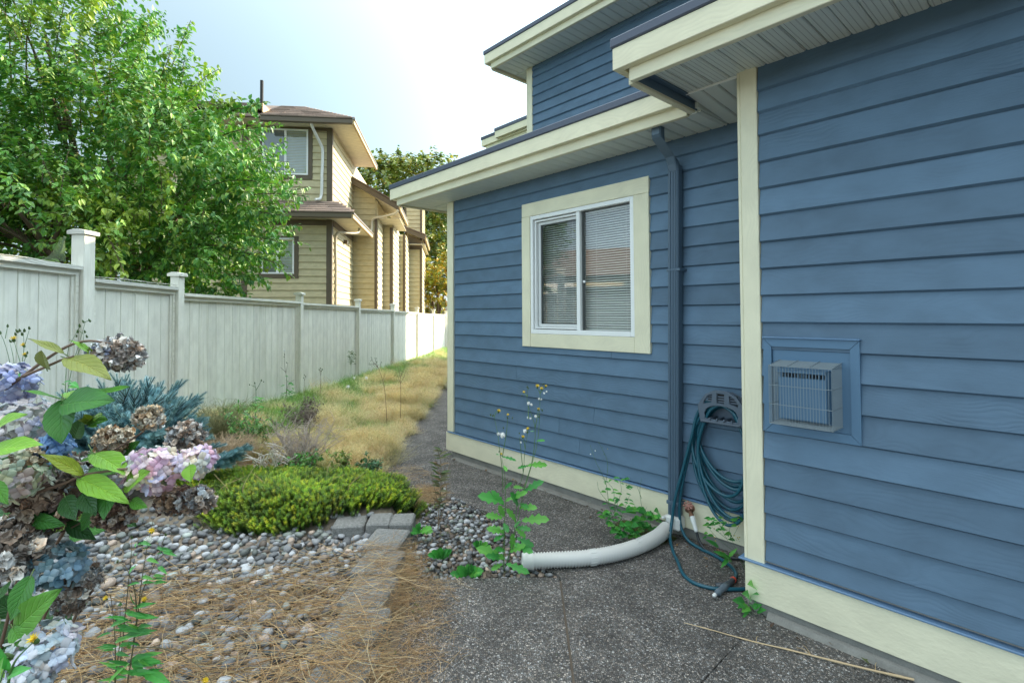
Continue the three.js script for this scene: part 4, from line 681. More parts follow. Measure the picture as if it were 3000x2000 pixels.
function strawStrand(seed, L, bendy) { const r = rng(seed), pts = []; let a = 0, y = 0; const p = V(-L / 2, 0, 0); for (let i = 0; i <= 7; i++) { pts.push(p.clone()); a += (r() - 0.5) * bendy; p.add(V(Math.cos(a), 0, Math.sin(a)).multiplyScalar(L / 7)); p.y = 0.010 * Math.sin(i / 7 * 3.14) * r(); } return tube(pts, 0.00125, 0.0007, 3, { caps: false }); }
{
  const r = rng(15), strands = Array.from({ length: 5 }, (_, k) => strawStrand(100 + k, 0.19 + 0.04 * k, 0.55)), lists = strands.map(() => []);
  const sp = [[C(0.52, 0.36, 0.18), 4], [C(0.40, 0.25, 0.12), 3.5], [C(0.64, 0.49, 0.28), 2.5], [C(0.27, 0.17, 0.09), 2]];
  const add = (X, F, y, turn, tz = 0, s = 1) => lists[Math.floor(r() * 5)].push([mat4(V(X, y, -F), turn, s * (0.6 + 0.8 * r()), (r() - 0.5) * 0.5, tz + (r() - 0.5) * 0.35), vary(r, pick(r, sp))]);
  const density = (X, F) => clamp(0.18 + 1.1 * noise(X * 1.9 + 2, F * 2.2) + 0.55 * smooth(3.2, 2.3, F) + 0.45 * smooth(-1.2, -0.85, X) - 0.8 * smooth(3.35, 3.65, F), 0, 1);
  for (let i = 0; i < 7000; i++) { const F = 1.75 + 2.1 * r(), X = lerp(-0.62 * F - 1.1, -0.74 + (3.5 - F) * 0.1, r()); if (r() > density(X, F)) continue; const onB = X > -0.95 + (3.5 - F) * 0.088; add(X, F, (onB ? 0.135 : 0.066) + 0.03 * r() * r(), r() < 0.65 ? (r() - 0.5) * 1.3 : r() * 6.28); }
  for (let i = 0; i < 2300; i++) { const F = 1.8 + 1.75 * r(), xe = -0.715 + (3.5 - F) * 0.088, t = r(); if (r() > 0.95 - 0.5 * smooth(3.3, 3.6, F)) continue; const X = xe + t * t * (0.14 + 0.07 * noise(F * 4, 1)), y = lerp(0.12, -0.03, Math.pow(t, 0.6)) + 0.015 * r(); if (noise(F * 3.1, 4.5) < -0.25 && r() < 0.7) continue; add(X, F, y, r() * 6.28, (r() - 0.5) * 0.9, 0.55); }
  for (let i = 0; i < 420; i++) { const F = 1.8 + 1.62 * r(), X = -0.835 + (3.5 - F) * 0.088 + 0.26 * (r() - 0.5); if (noise(F * 2.6, X * 5) < -0.12) continue; add(X, F, 0.136 - 0.02 * (3.5 - F) + 0.02 * r(), r() * 6.28, 0, 0.75); }
  for (let i = 0; i < 900; i++) { const F = 1.8 + 1.4 * r(), X = -0.56 + (3.2 - F) * 0.07 + 0.30 * r() * r() + 0.05 * noise(F * 5, 2); add(X, F, 0.006 + 0.006 * r(), r() * 6.28, 0, 0.55); }
  for (let i = 0; i < 1500; i++) { const a = r() * 6.28, q = Math.sqrt(r()); const [X, F, y] = r() < 0.5 ? [-0.80 + 0.17 * q * Math.cos(a), 4.62 + 0.25 * q * Math.sin(a), 0.012] : r() < 0.7 ? [-2.55 + 0.35 * q * Math.cos(a), 4.9 + 0.35 * q * Math.sin(a), 0.16] : [-1.1 + 0.3 * q * Math.cos(a), 5.15 + 0.3 * q * Math.sin(a), 0.02]; add(X, F, Math.max(y, groundH(X, F) + 0.01) + 0.03 * r(), r() * 6.28, 0, 0.6); }
  const g = new THREE.Group(); g.name = 'dry_straw'; scene.add(g); tag(g, 'litter of dry straw and pine needles over the pebbles and edging blocks', 'straw', null, 'stuff');
  lists.forEach((l, k) => copies('straw', strands[k], Mt.strawI, l, g));
}
// heather mound
{
  const r = rng(25), P = [], tip = [];
  const sprig = (() => { const q = rng(3), T = []; T.push(tint(tube([[0, 0, 0], [0.004, 0.05, 0.003], [0.0, 0.1, 0]], 0.0012, 0.0007, 3, { caps: false }), C(0.5, 0.55, 0.4)));
    const lf = leafBlade(0.30, 0.1, 0.1, [0, 0.5, 1], [0.4, 1, 0.1]); for (let i = 0; i < 40; i++) { const t = 0.08 + 0.92 * i / 40, a = i * 2.4, d = V(Math.cos(a), 0.75, Math.sin(a)); T.push(tint(put(lf, V(0.003 * Math.sin(t * 6), t * 0.1, 0), d, V(0, 1, 0), 0.0135), i > 32 ? C(1.75, 1.6, 1.0) : i > 18 ? C(0.9 + 0.3 * q(), 0.95, 0.8) : C(0.5, 0.62, 0.8))); } return join(T); })();
  const h = thing('heather_shrub', 'low spreading yellow green heather mound at the edge of the pebbles', 'shrub', [-1.70, 0.1, -4.19]), list = [];
  const pal = [[C(0.21, 0.33, 0.02), 4], [C(0.13, 0.26, 0.025), 4], [C(0.34, 0.40, 0.03), 2], [C(0.07, 0.15, 0.025), 2.5]];
  for (let i = 0; i < 9000; i++) {
    const a = r() * 6.283, q = Math.sqrt(r()) * (r() < 0.04 ? 1.14 : 1), ca = Math.cos(a), sa = Math.sin(a), rx = 0.87 * (1 + 0.10 * noise(ca * 1.6, sa * 1.6, 4)), rf = 0.40 * (1 + 0.14 * noise(ca * 2, sa * 2, 8));
    const x = ca * q * rx, f = sa * q * rf + 0.12 * x * (x > 0 ? 1 : 0.1), y = 0.105 * Math.sqrt(Math.max(0, 1 - q * q)) * (1 + 0.5 * noise(x * 3, f * 3, 1)) + groundH(-1.7 + x, 4.22 + f) - 0.1 - 0.03 * r();
    const d = V(ca * q * 0.75 + (r() - 0.5) * 0.6, 1, -sa * q * 0.75 + (r() - 0.5) * 0.6), s = 0.75 + 0.6 * r(); const m = along(d, V(r() - 0.5, 0, r() - 0.5)); m.scale(V(s, s, s)); m.setPosition(V(x, y, -f)); const k = 0.6 + 0.55 * noise(x * 4, f * 4, 3) + 0.45; list.push([m, vary(r, pick(r, pal), 0.25).multiplyScalar(k)]);
  }
  copies('sprigs', sprig, Mt.leafVC, list, h);
  part('dry_stem', Array.from({ length: 14 }, () => { const x = (r() - 0.5) * 1.5, f = (r() - 0.5) * 0.5, a = r() * 6; return tube(curve([[x, 0.1, -f], [x + 0.05 * Math.cos(a), 0.22, -f + 0.05], [x + 0.2 * Math.cos(a), 0.27 + 0.05 * r(), -f + 0.12 * Math.sin(a)]], 8), 0.002, 0.001, 4); }), Mt.straw, h);
}
// dwarf blue spruce
{
  const r = rng(27), list = [], stems = [];
  const brush = (() => { const T = [tint(tube([[0, 0, 0], [0, 0.1, 0]], 0.003, 0.002, 4), C(0.5, 0.4, 0.3))], P = []; for (let i = 0; i < 64; i++) { const t = i / 64, a = i * 2.4, y = t * 0.1, d = V(Math.cos(a), 0.75 + 0.5 * t, Math.sin(a)).normalize(), s = V(-Math.sin(a), 0, Math.cos(a)).multiplyScalar(0.0017), b = V(0, y, 0), e = b.clone().addScaledVector(d, 0.021); P.push(...b.clone().sub(s).toArray(), ...b.clone().add(s).toArray(), ...e.toArray()); } T.push(tint(tris(P), C(1, 1, 1))); return join(T); })();
  const b = V(-3.1, 0.28, -4.25), s = thing('blue_spruce', 'low blue green spruce bush behind the hydrangea and before the fence', 'shrub', b.toArray());
  const pal = [[C(0.23, 0.45, 0.48), 4], [C(0.34, 0.58, 0.60), 2.5], [C(0.13, 0.29, 0.31), 3]];
  const addBranch = (o, dir, L) => { const e = o.clone().addScaledVector(dir, L).add(V(0, 0.08 * L, 0)), q = bough(o, e, -0.05 * L, r, 4); stems.push(tube(q, 0.007, 0.002, 4)); const cv = new THREE.CatmullRomCurve3(q), side = V(0, 1, 0).cross(dir).normalize(), n = Math.round(L * 52);
    for (let i = 0; i < n; i++) { const t = 0.18 + 0.82 * i / n, p = cv.getPoint(t), d = dir.clone().addScaledVector(side, (i % 2 ? 1 : -1) * (1.25 - 0.75 * t)).add(V(0, (r() - 0.25) * 0.9, 0)); const k = (0.65 + 0.5 * r()) * (1.15 - 0.3 * t); const m = along(d, V(r() - 0.5, 1, r() - 0.5)); m.scale(V(1.5, k * 1.05, 1.5)); m.setPosition(p); list.push([m, vary(r, pick(r, pal), 0.18)]); }
    const m = along(dir, V(0, 1, 0)); m.scale(V(1.1, 0.9, 1.1)); m.setPosition(cv.getPoint(0.95)); list.push([m, vary(r, pal[1][0], 0.1)]); };
  for (let i = 0; i < 210; i++) { const a = i * 2.39996 + r() * 0.4, el = 0.08 + 1.25 * Math.pow((i % 46) / 46, 1.2) * (0.8 + 0.4 * r()); addBranch(V(0.05 * (r() - 0.5), 0.03 + 0.12 * r() + (i > 45 ? 0.14 : 0), 0), V(Math.cos(a) * Math.cos(el), Math.sin(el) * 0.85, Math.sin(a) * Math.cos(el)).normalize(), (0.42 + 0.15 * r()) * (el > 0.9 ? 0.98 : 1.08)); }
  for (let i = 0; i < 8; i++) addBranch(V(0.2, 0.05 + 0.03 * r(), 0.05), V(1, 0.05 + 0.14 * r(), 0.35 * (r() - 0.4)).normalize(), 0.62 + 0.14 * r());
  part('branches', stems, Mt.bark, s); copies('needles', brush, Mt.leafVC, list, s);
}
// bare grey shrub, dead grass, small green shrubs between heather and lawn
function brush(name, label, cat, X, F, { n, h, spread, mat, seed, fork = 3, r0 = 0.004, leafList, pal, size, leaf }) {
  const r = rng(seed), t = thing(name, label, cat, [X, groundH(X, F) - 0.01, -F]), tw = [], lv = [];
  for (let i = 0; i < n; i++) { const a = r() * 6.283, e = V(Math.cos(a) * spread * (0.3 + 0.7 * r()), h * (0.55 + 0.5 * r()), Math.sin(a) * spread * (0.3 + 0.7 * r())), q = bough(V((r() - 0.5) * 0.08, 0, (r() - 0.5) * 0.08), e, 0.06 * h, r, 4); tw.push(tube(q, r0, r0 * 0.35, 4, { caps: false })); if (leafList) leafTwig(lv, q, leafList, size, r, pal, 0.25);
    for (let k = 0; k < fork; k++) { const s = new THREE.CatmullRomCurve3(q).getPoint(0.3 + 0.6 * r()), e2 = s.clone().add(V((r() - 0.5) * spread * 0.9, h * 0.34 * r() + 0.02, (r() - 0.5) * spread * 0.9)), q2 = bough(s, e2, 0.02, r, 3); tw.push(tube(q2, r0 * 0.62, r0 * 0.34, 3, { caps: false })); if (leafList) leafTwig(lv, q2, Math.ceil(leafList * 0.7), size, r, pal, 0.1); } }
  part('stems', tw, mat, t); if (lv.length) copies('leaves', leaf || plumLeaf, Mt.leaf, lv, t); return t;
}
const fresh = [[C(0.13, 0.38, 0.07), 3], [C(0.24, 0.48, 0.08), 2], [C(0.08, 0.24, 0.06), 2]], darkG = [[C(0.05, 0.20, 0.07), 3], [C(0.09, 0.28, 0.08), 2]];
const greyTwig = std(0.46, 0.39, 0.34, 0.85), paleTwig = std(0.66, 0.62, 0.56, 0.8), brownTwig = std(0.22, 0.17, 0.12, 0.85);
brush('bare_shrub', 'dead grey twiggy shrub with bare branches beside the heather', 'shrub', -2.02, 5.0, { n: 46, h: 0.50, spread: 0.44, mat: greyTwig, seed: 1, fork: 4, r0: 0.0062 });
brush('bare_shrub', 'pale bleached dead stems leaning at the back edge of the heather', 'shrub', -2.18, 4.72, { n: 12, h: 0.26, spread: 0.30, mat: paleTwig, seed: 2, fork: 2, r0: 0.0095 });
brush('dead_grass', 'dense brown dead grass heap between spruce and heather', 'grass', -2.62, 4.82, { n: 260, h: 0.24, spread: 0.40, mat: std(0.48, 0.36, 0.23, 0.85), seed: 3, fork: 1, r0: 0.0036 });
brush('grass_tuft', 'dark green and straw coloured grass tussock at the foot of the fence', 'grass', -3.22, 5.75, { n: 220, h: 0.42, spread: 0.38, mat: std(0.27, 0.28, 0.14, 0.8), seed: 4, fork: 1, r0: 0.0034 });
brush('fern_plant', 'feathery bright green fern like plant before the fence', 'plant', -2.62, 5.35, { n: 12, h: 0.52, spread: 0.30, mat: brownTwig, seed: 5, fork: 5, leafList: 18, pal: fresh, size: 0.045, leaf: leafBlade(0.4, 0.1, 0.1) });
brush('green_shrub', 'small fresh green leafy shrub just behind the heather', 'shrub', -1.86, 4.78, { n: 13, h: 0.24, spread: 0.2, mat: brownTwig, seed: 6, fork: 3, leafList: 11, pal: fresh, size: 0.04 });
brush('green_shrub', 'yellow green upright little shrub behind the middle of the heather', 'shrub', -1.60, 4.88, { n: 8, h: 0.30, spread: 0.12, mat: brownTwig, seed: 7, fork: 2, leafList: 13, pal: [[C(0.22, 0.35, 0.05), 3], [C(0.30, 0.36, 0.05), 1]], size: 0.038 });
brush('green_shrub', 'dark glossy green little shrub behind the right end of the heather', 'shrub', -1.30, 4.80, { n: 9, h: 0.23, spread: 0.16, mat: brownTwig, seed: 8, fork: 3, leafList: 10, pal: darkG, size: 0.042 });
brush('purple_weed', 'dead purple brown weed stems leaning on the lawn edge', 'weed', -2.55, 6.5, { n: 22, h: 0.42, spread: 0.30, mat: std(0.24, 0.19, 0.18, 0.85), seed: 9, fork: 8, r0: 0.003, leafList: 3, pal: [[C(0.20, 0.15, 0.13), 1]], size: 0.03 });
brush('grass_tuft', 'long arching green and straw grass tuft overhanging the paving edge', 'grass', -1.32, 5.62, { n: 120, h: 0.30, spread: 0.36, mat: std(0.40, 0.36, 0.18, 0.8), seed: 10, fork: 0, r0: 0.0022 });
// ---------- hydrangea in the foreground ----------
function broadLeaf(W, fold, droop, seed, nu = 12, nv = 6) {
  const r = rng(seed), P = [], U = [], I = [], ph = r() * 9;
  for (let j = 0; j <= nu; j++) { const t = j / nu, hw = W / 2 * Math.pow(Math.sin(Math.PI * Math.pow(t * 0.985 + 0.012, 0.74)), 0.92) * (1 + (j % 2 ? 0.025 : -0.025));
    for (let i = 0; i <= nv; i++) { const u = i / nv * 2 - 1, a = Math.abs(u); P.push(u * hw, t, fold * a * hw * 2 * (1 - 0.4 * a) - droop * t * t + 0.018 * Math.sin(t * 9 + ph + u * 2) * a); U.push((u + 1) / 2, t); } }
  for (let j = 0; j < nu; j++) for (let i = 0; i < nv; i++) { const a = j * (nv + 1) + i, b = a + nv + 1; I.push(a, a + 1, b + 1, a, b + 1, b); }
  const g = new THREE.BufferGeometry(); g.setAttribute('position', new THREE.Float32BufferAttribute(P, 3)); g.setAttribute('uv', new THREE.Float32BufferAttribute(U, 2)); g.setIndex(I); g.computeVertexNormals(); return g;
}
function petalGeo(seed, crumple) {
  const r = rng(seed), P = [], U = [], I = [], nu = 4, nv = 4;
  for (let j = 0; j <= nu; j++) for (let i = 0; i <= nv; i++) { const t = j / nu, u = i / nv * 2 - 1, hw = 0.47 * Math.pow(Math.sin(Math.PI * Math.pow(t * 0.96 + 0.035, 1.15)), 0.8); P.push(u * hw + crumple * (r() - 0.5) * 0.30, t * (1 - crumple * 0.3) + crumple * (r() - 0.5) * 0.16, 0.10 * Math.sin(t * 2.6) - 0.16 * u * u * (crumple ? -2.2 : 1) + crumple * (r() - 0.5) * 0.5); U.push(t, u); }
  for (let j = 0; j < nu; j++) for (let i = 0; i < nv; i++) { const a = j * (nv + 1) + i, b = a + nv + 1; I.push(a, a + 1, b + 1, a, b + 1, b); }
  const g = new THREE.BufferGeometry(); g.setAttribute('position', new THREE.Float32BufferAttribute(P, 3)); g.setAttribute('uv', new THREE.Float32BufferAttribute(U, 2)); g.setIndex(I); g.computeVertexNormals(); return g.toNonIndexed();
}
const petals = [1, 2, 3].map(k => petalGeo(k, 0)), husks = [4, 5, 6, 7].map(k => petalGeo(k, 1));
{
  const hy = thing('hydrangea_bush', 'hydrangea bush with blue, pink and withered flower heads in the left foreground', 'shrub', [-1.55, 0, -1.55]), r = rng(77), inv = V(1.55, 0, 1.55);
  const L = p => p.clone().add(inv);
  const lm = (c, o) => new THREE.MeshPhysicalMaterial({ color: c, roughness: 0.42, transmission: 0.16, thickness: 0, ior: 1.4, map: leafColor, bumpMap: leafBump, bumpScale: 0.0016, ...o });
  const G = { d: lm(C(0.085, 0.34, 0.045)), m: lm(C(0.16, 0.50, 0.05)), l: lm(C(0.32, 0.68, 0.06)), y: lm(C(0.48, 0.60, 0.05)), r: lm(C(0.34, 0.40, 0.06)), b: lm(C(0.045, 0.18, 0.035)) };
  const leafAt = (x0, y0, F0, x1, y1, F1, W, mat, face = [0.1, 0.8, 0.6], droop = 0.12, fold = 0.16) => { const a = D(x0, y0, F0), b = D(x1, y1, F1), d = b.clone().sub(a), s = d.length(); const g = put(broadLeaf(W * 0.84, fold, droop, Math.floor(x0 * 7 + y0)), L(a), d, V(...face), s); part('leaf', g, mat, hy); const st = D(x0, y0, F0).sub(d.clone().multiplyScalar(0.16)); part('leaf_stalk', tube([L(st), L(a), L(a.clone().addScaledVector(d, 0.05))], 0.0016, 0.0014, 5), Mt.stalk, hy); };
  Mt.stalk = std(0.16, 0.22, 0.07, 0.6); Mt.cane = std(0.24, 0.155, 0.11, 0.75, { map: speck });
  const pals = {
    pink: [C(0.72, 0.46, 0.58), C(0.80, 0.64, 0.68), C(0.64, 0.58, 0.72), C(0.74, 0.70, 0.58), C(0.66, 0.62, 0.50), C(0.55, 0.36, 0.50)], lilac: [C(0.50, 0.48, 0.58), C(0.66, 0.64, 0.68), C(0.36, 0.38, 0.42), C(0.60, 0.54, 0.54), C(0.44, 0.46, 0.42), C(0.40, 0.42, 0.58)],
    violet: [C(0.34, 0.36, 0.58), C(0.44, 0.45, 0.66), C(0.60, 0.60, 0.70), C(0.26, 0.28, 0.42)], blue: [C(0.17, 0.36, 0.66), C(0.25, 0.45, 0.72), C(0.14, 0.28, 0.55)], green: [C(0.42, 0.46, 0.32), C(0.55, 0.55, 0.42), C(0.55, 0.45, 0.45), C(0.30, 0.36, 0.27)],
    teal: [C(0.13, 0.25, 0.30), C(0.19, 0.33, 0.40), C(0.10, 0.18, 0.20), C(0.24, 0.38, 0.48)], pale: [C(0.56, 0.64, 0.68), C(0.66, 0.68, 0.74), C(0.48, 0.56, 0.58), C(0.60, 0.58, 0.68)],
    brown: [C(0.26, 0.17, 0.12), C(0.38, 0.28, 0.20), C(0.52, 0.43, 0.36), C(0.16, 0.10, 0.08)], ash: [C(0.52, 0.49, 0.46), C(0.72, 0.69, 0.66), C(0.40, 0.34, 0.30), C(0.26, 0.20, 0.16)], tan: [C(0.60, 0.46, 0.31), C(0.72, 0.62, 0.48), C(0.36, 0.24, 0.15), C(0.66, 0.60, 0.52)],
  };
  function head(x, y, F, rad, pal, dead, label, sq = 0.8) {
    const c = L(D(x, y, F)), R = rad / 1205 * F * (dead ? 0.92 : 0.97), list = [], n = dead ? Math.round(70 + R * 900) : Math.round(26 + R * 420), ps = dead ? R * 0.36 : 0.021 + R * 0.03, P2 = pals[pal], other = dead && dead.length ? pals[dead] : null;
    for (let i = 0; i < n; i++) {
      const yy = 1 - 2 * (i + 0.5) / n, a = i * 2.39996, q = Math.sqrt(1 - yy * yy), d = V(q * Math.cos(a), yy, q * Math.sin(a)).add(V(r() - 0.5, r() - 0.5, r() - 0.5).multiplyScalar(dead ? 0.7 : 0.22)).normalize(), p = c.clone().addScaledVector(V(d.x, d.y * sq, d.z), R * (dead ? 0.55 + 0.45 * r() : 0.80 + 0.18 * r()));
      const col = vary(r, P2[Math.floor(r() * P2.length)], 0.18), nrm = d.clone().add(V(r() - 0.5, r() - 0.2, r() - 0.5).multiplyScalar(dead ? 1.6 : 1.15)).normalize(), t0 = V(r() - 0.5, r() - 0.5, r() - 0.5).cross(nrm).normalize(), t1 = nrm.clone().cross(t0), k4 = dead ? 3 : 4;
      for (let k = 0; k < k4; k++) { const b = k * 6.283 / k4 + (r() - 0.5) * 0.3, dir = t0.clone().multiplyScalar(Math.cos(b)).addScaledVector(t1, Math.sin(b)).addScaledVector(nrm, dead ? (r() - 0.3) : 0.22), cc = vary(r, col, 0.12); list.push(tint(put(dead ? husks[Math.floor(r() * 4)] : petals[Math.floor(r() * 3)], p, dir, nrm, ps * (dead ? 0.8 + 0.4 * r() : 0.62 + 0.5 * r())), cc, dead ? cc.clone().multiplyScalar(0.6 + 0.9 * r()) : cc.clone().lerp(C(0.75, 0.7, 0.75), 0.25 * r()))); }
      if (dead && r() < 0.4) list.push(tint(tube([c, c.clone().lerp(p, 0.6).add(V(0, 0.006, 0)), p], 0.0009, 0.0006, 3, { caps: false }), C(0.28, 0.2, 0.14)));
    }
    part('flower_head', list, dead ? Mt.dry : Mt.petal, hy, label);
  }
  // flower heads
  head(240, 822, 1.52, 34, 'lilac', null, 'fading lilac grey side of the topmost flower head'); head(276, 812, 1.54, 50, 'ash', 'brown', 'withered grey topmost flower head');
  head(22, 878, 1.50, 58, 'violet', null, 'violet blue flower head at the left edge'); head(48, 968, 1.48, 74, 'lilac', null, 'pale lilac grey flower head under the violet one'); head(122, 1026, 1.45, 34, 'blue', null, 'small bright blue flower head');
  head(30, 1085, 1.40, 82, 'green', null, 'green and pink fading flower head'); head(72, 1042, 1.42, 40, 'tan', 'tan', 'golden brown withered flower head');
  head(190, 1090, 1.56, 58, 'ash', 'ash', 'withered grey flower head behind the leaves'); head(110, 1160, 1.50, 72, 'brown', 'brown', 'withered brown flower head below the green one'); head(342, 960, 1.62, 34, 'tan', 'tan', 'withered tan flower head before the spruce'); head(262, 1012, 1.66, 40, 'tan', 'ash', 'withered grey brown flower head'); head(425, 1002, 1.72, 42, 'ash', 'ash', 'withered whitish flower head beside the spruce');
  head(352, 1076, 1.50, 66, 'pink', null, 'pink and lilac flower head in full bloom'); head(448, 1060, 1.52, 42, 'pink', null, 'pink flower head at the right tip'); head(300, 1085, 1.58, 46, 'lilac', null, 'lilac grey flower head behind the pink one');
  head(398, 1150, 1.60, 40, 'brown', 'ash', 'withered brown flower head under the pink ones'); head(452, 1150, 1.58, 40, 'ash', 'brown', 'withered ash grey flower head at the lower right'); head(262, 1180, 1.52, 46, 'brown', 'brown', 'dark brown withered flower head under the leaves');
  head(22, 1262, 1.42, 82, 'ash', 'brown', 'large withered brown and grey flower head at the left edge'); head(128, 1302, 1.46, 60, 'teal', null, 'dark teal blue flower head'); head(186, 1335, 1.52, 44, 'ash', 'ash', 'withered silvery flower head beside the teal one'); head(160, 1385, 1.54, 34, 'ash', 'brown', 'withered flower head under the silvery one'); head(96, 1495, 1.34, 74, 'pale', null, 'pale blue grey flower head at the bottom'); head(60, 1560, 1.30, 50, 'pale', null, 'pale flower head at the bottom edge');
  // leaves: foot (x, y, depth) to tip, width, tone, which way the blade faces
  const up2 = [0.1, 0.95, 0.35], cam = [0.15, 0.35, 0.9];
  leafAt(142, 918, 1.46, 136, 1018, 1.40, 0.80, G.d, [0.05, 0.35, 0.95], 0.05); leafAt(150, 922, 1.47, 56, 888, 1.38, 0.42, G.m, up2, 0.10); leafAt(150, 925, 1.47, 290, 878, 1.46, 0.36, G.m, up2, 0.08); leafAt(140, 930, 1.45, 242, 908, 1.36, 0.46, G.d, [0, 0.6, 0.8]); leafAt(148, 915, 1.5, 178, 890, 1.56, 0.5, G.l, up2);
  leafAt(106, 846, 1.46, 92, 806, 1.42, 1.02, G.r, [0, 0.3, 0.95], 0.05); leafAt(146, 812, 1.47, 66, 768, 1.44, 0.34, G.r, [0.2, 0.9, 0.5], 0.18); leafAt(152, 822, 1.47, 240, 845, 1.40, 0.44, G.r, [-0.1, 0.9, 0.5], 0.22); leafAt(210, 812, 1.5, 164, 777, 1.45, 0.5, G.l, [0.1, 0.8, 0.6]); leafAt(205, 800, 1.49, 212, 822, 1.5, 0.7, G.y, cam);
  leafAt(-22, 986, 1.32, 50, 944, 1.30, 0.52, G.l, [0.1, 0.8, 0.6]); leafAt(-40, 1038, 1.30, 86, 1008, 1.26, 0.42, G.l, [0, 0.85, 0.5]); leafAt(-12, 1105, 1.28, 12, 1158, 1.26, 0.6, G.m, cam);
  for (const [x, y, m] of [[178, 958, 'y'], [192, 968, 'l'], [205, 952, 'y'], [226, 946, 'l'], [238, 958, 'm'], [216, 974, 'l'], [186, 948, 'y']]) leafAt(208, 972, 1.58, x, y, 1.52, 0.42, G[m], [0, 0.7, 0.7]);
  leafAt(192, 1090, 1.44, 104, 1036, 1.36, 0.42, G.y, [0.2, 0.8, 0.6], 0.16); leafAt(214, 1042, 1.48, 292, 1072, 1.42, 0.52, G.l, up2, 0.2); leafAt(180, 1098, 1.43, 284, 1142, 1.38, 0.40, G.l, [-0.2, 0.8, 0.6], 0.18); leafAt(284, 1120, 1.45, 330, 1080, 1.40, 0.56, G.l, [0.2, 0.6, 0.8]); leafAt(262, 1088, 1.48, 196, 1070, 1.52, 0.5, G.m, up2); leafAt(232, 1048, 1.5, 180, 1056, 1.46, 0.5, G.m, up2);
  leafAt(252, 1112, 1.46, 232, 1192, 1.40, 0.62, G.d, [0.1, 0.4, 0.9]); leafAt(434, 1068, 1.47, 436, 1106, 1.44, 0.95, G.l, [0, 0.3, 0.95], 0.05); leafAt(300, 1150, 1.46, 330, 1164, 1.42, 0.5, G.m, cam); leafAt(340, 1050, 1.45, 318, 1038, 1.42, 0.45, G.m, up2);
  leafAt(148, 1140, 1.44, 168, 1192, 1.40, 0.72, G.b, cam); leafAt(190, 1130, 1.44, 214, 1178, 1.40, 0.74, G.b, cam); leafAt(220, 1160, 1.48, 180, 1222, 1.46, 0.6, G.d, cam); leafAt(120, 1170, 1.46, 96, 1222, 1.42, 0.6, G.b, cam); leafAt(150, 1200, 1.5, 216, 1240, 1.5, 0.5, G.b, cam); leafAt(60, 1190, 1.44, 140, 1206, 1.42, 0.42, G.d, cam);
  leafAt(70, 1322, 1.34, 18, 1428, 1.30, 0.62, G.d, [0.15, 0.35, 0.92], 0.06); leafAt(28, 1452, 1.33, 126, 1356, 1.28, 0.42, G.m, [0.25, 0.45, 0.86], 0.06); leafAt(28, 1440, 1.32, 52, 1488, 1.30, 0.7, G.m, cam); leafAt(-10, 1380, 1.30, 22, 1330, 1.34, 0.5, G.b, cam); leafAt(-20, 1500, 1.28, 20, 1560, 1.26, 0.6, G.l, cam);
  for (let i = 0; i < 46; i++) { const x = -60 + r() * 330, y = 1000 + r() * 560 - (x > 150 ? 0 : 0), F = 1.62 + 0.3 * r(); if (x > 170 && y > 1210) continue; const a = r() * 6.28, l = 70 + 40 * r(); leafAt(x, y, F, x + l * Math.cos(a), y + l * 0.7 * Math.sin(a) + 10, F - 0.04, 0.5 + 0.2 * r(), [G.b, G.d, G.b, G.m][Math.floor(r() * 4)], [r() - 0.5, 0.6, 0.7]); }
  // canes
  const zb = win(0, 950, 0.2551), zc = win(0, 900, 0.7014), q = (f, F, ...l) => curve(l.map(([x, y, df = 0]) => L(at(...f(x, y), F + df))), 24), canes = [];
  canes.push(tube(q(zb, 1.48, [-300, 900], [0, 760], [280, 585]), 0.0062, 0.005, 8), tube(q(zb, 1.48, [270, 590], [400, 490], [570, 370], [750, 262], [900, 205], [1060, 190], [1260, 222, 0.03]), 0.0044, 0.003, 7), tube(q(zb, 1.47, [275, 590], [500, 497], [720, 402], [840, 368]), 0.0042, 0.003, 7));
  canes.push(tube(q(zc, 1.44, [-60, 860], [100, 790], [260, 738], [340, 703], [420, 688], [530, 675], [640, 690, 0.04]), 0.0046, 0.0026, 7), tube(q(zc, 1.5, [60, 985], [150, 962], [270, 932], [390, 868]), 0.003, 0.002, 6), tube(q(zc, 1.5, [620, 800], [720, 765], [790, 745]), 0.002, 0.0016, 5));
  canes.push(tube(curve([L(D(330, 990, 1.64)), L(D(300, 1010, 1.6)), L(D(220, 1060, 1.58)), L(D(150, 1130, 1.6))], 14), 0.003, 0.003, 6));
  for (const [x, y, F] of [[-60, 940, 1.5], [140, 1000, 1.55], [60, 1100, 1.5], [190, 1140, 1.55], [60, 1250, 1.5], [130, 1340, 1.5], [90, 1500, 1.4], [190, 1380, 1.55], [-40, 1150, 1.45], [-120, 930, 1.5]]) canes.push(tube(curve([V((r() - 0.5) * 0.2, 0, (r() - 0.5) * 0.2), L(D(x * 0.3 - 60, y + 400, F + 0.15)), L(D(x, y, F))], 14), 0.008, 0.004, 7));
  part('canes', canes, Mt.cane, hy);
}
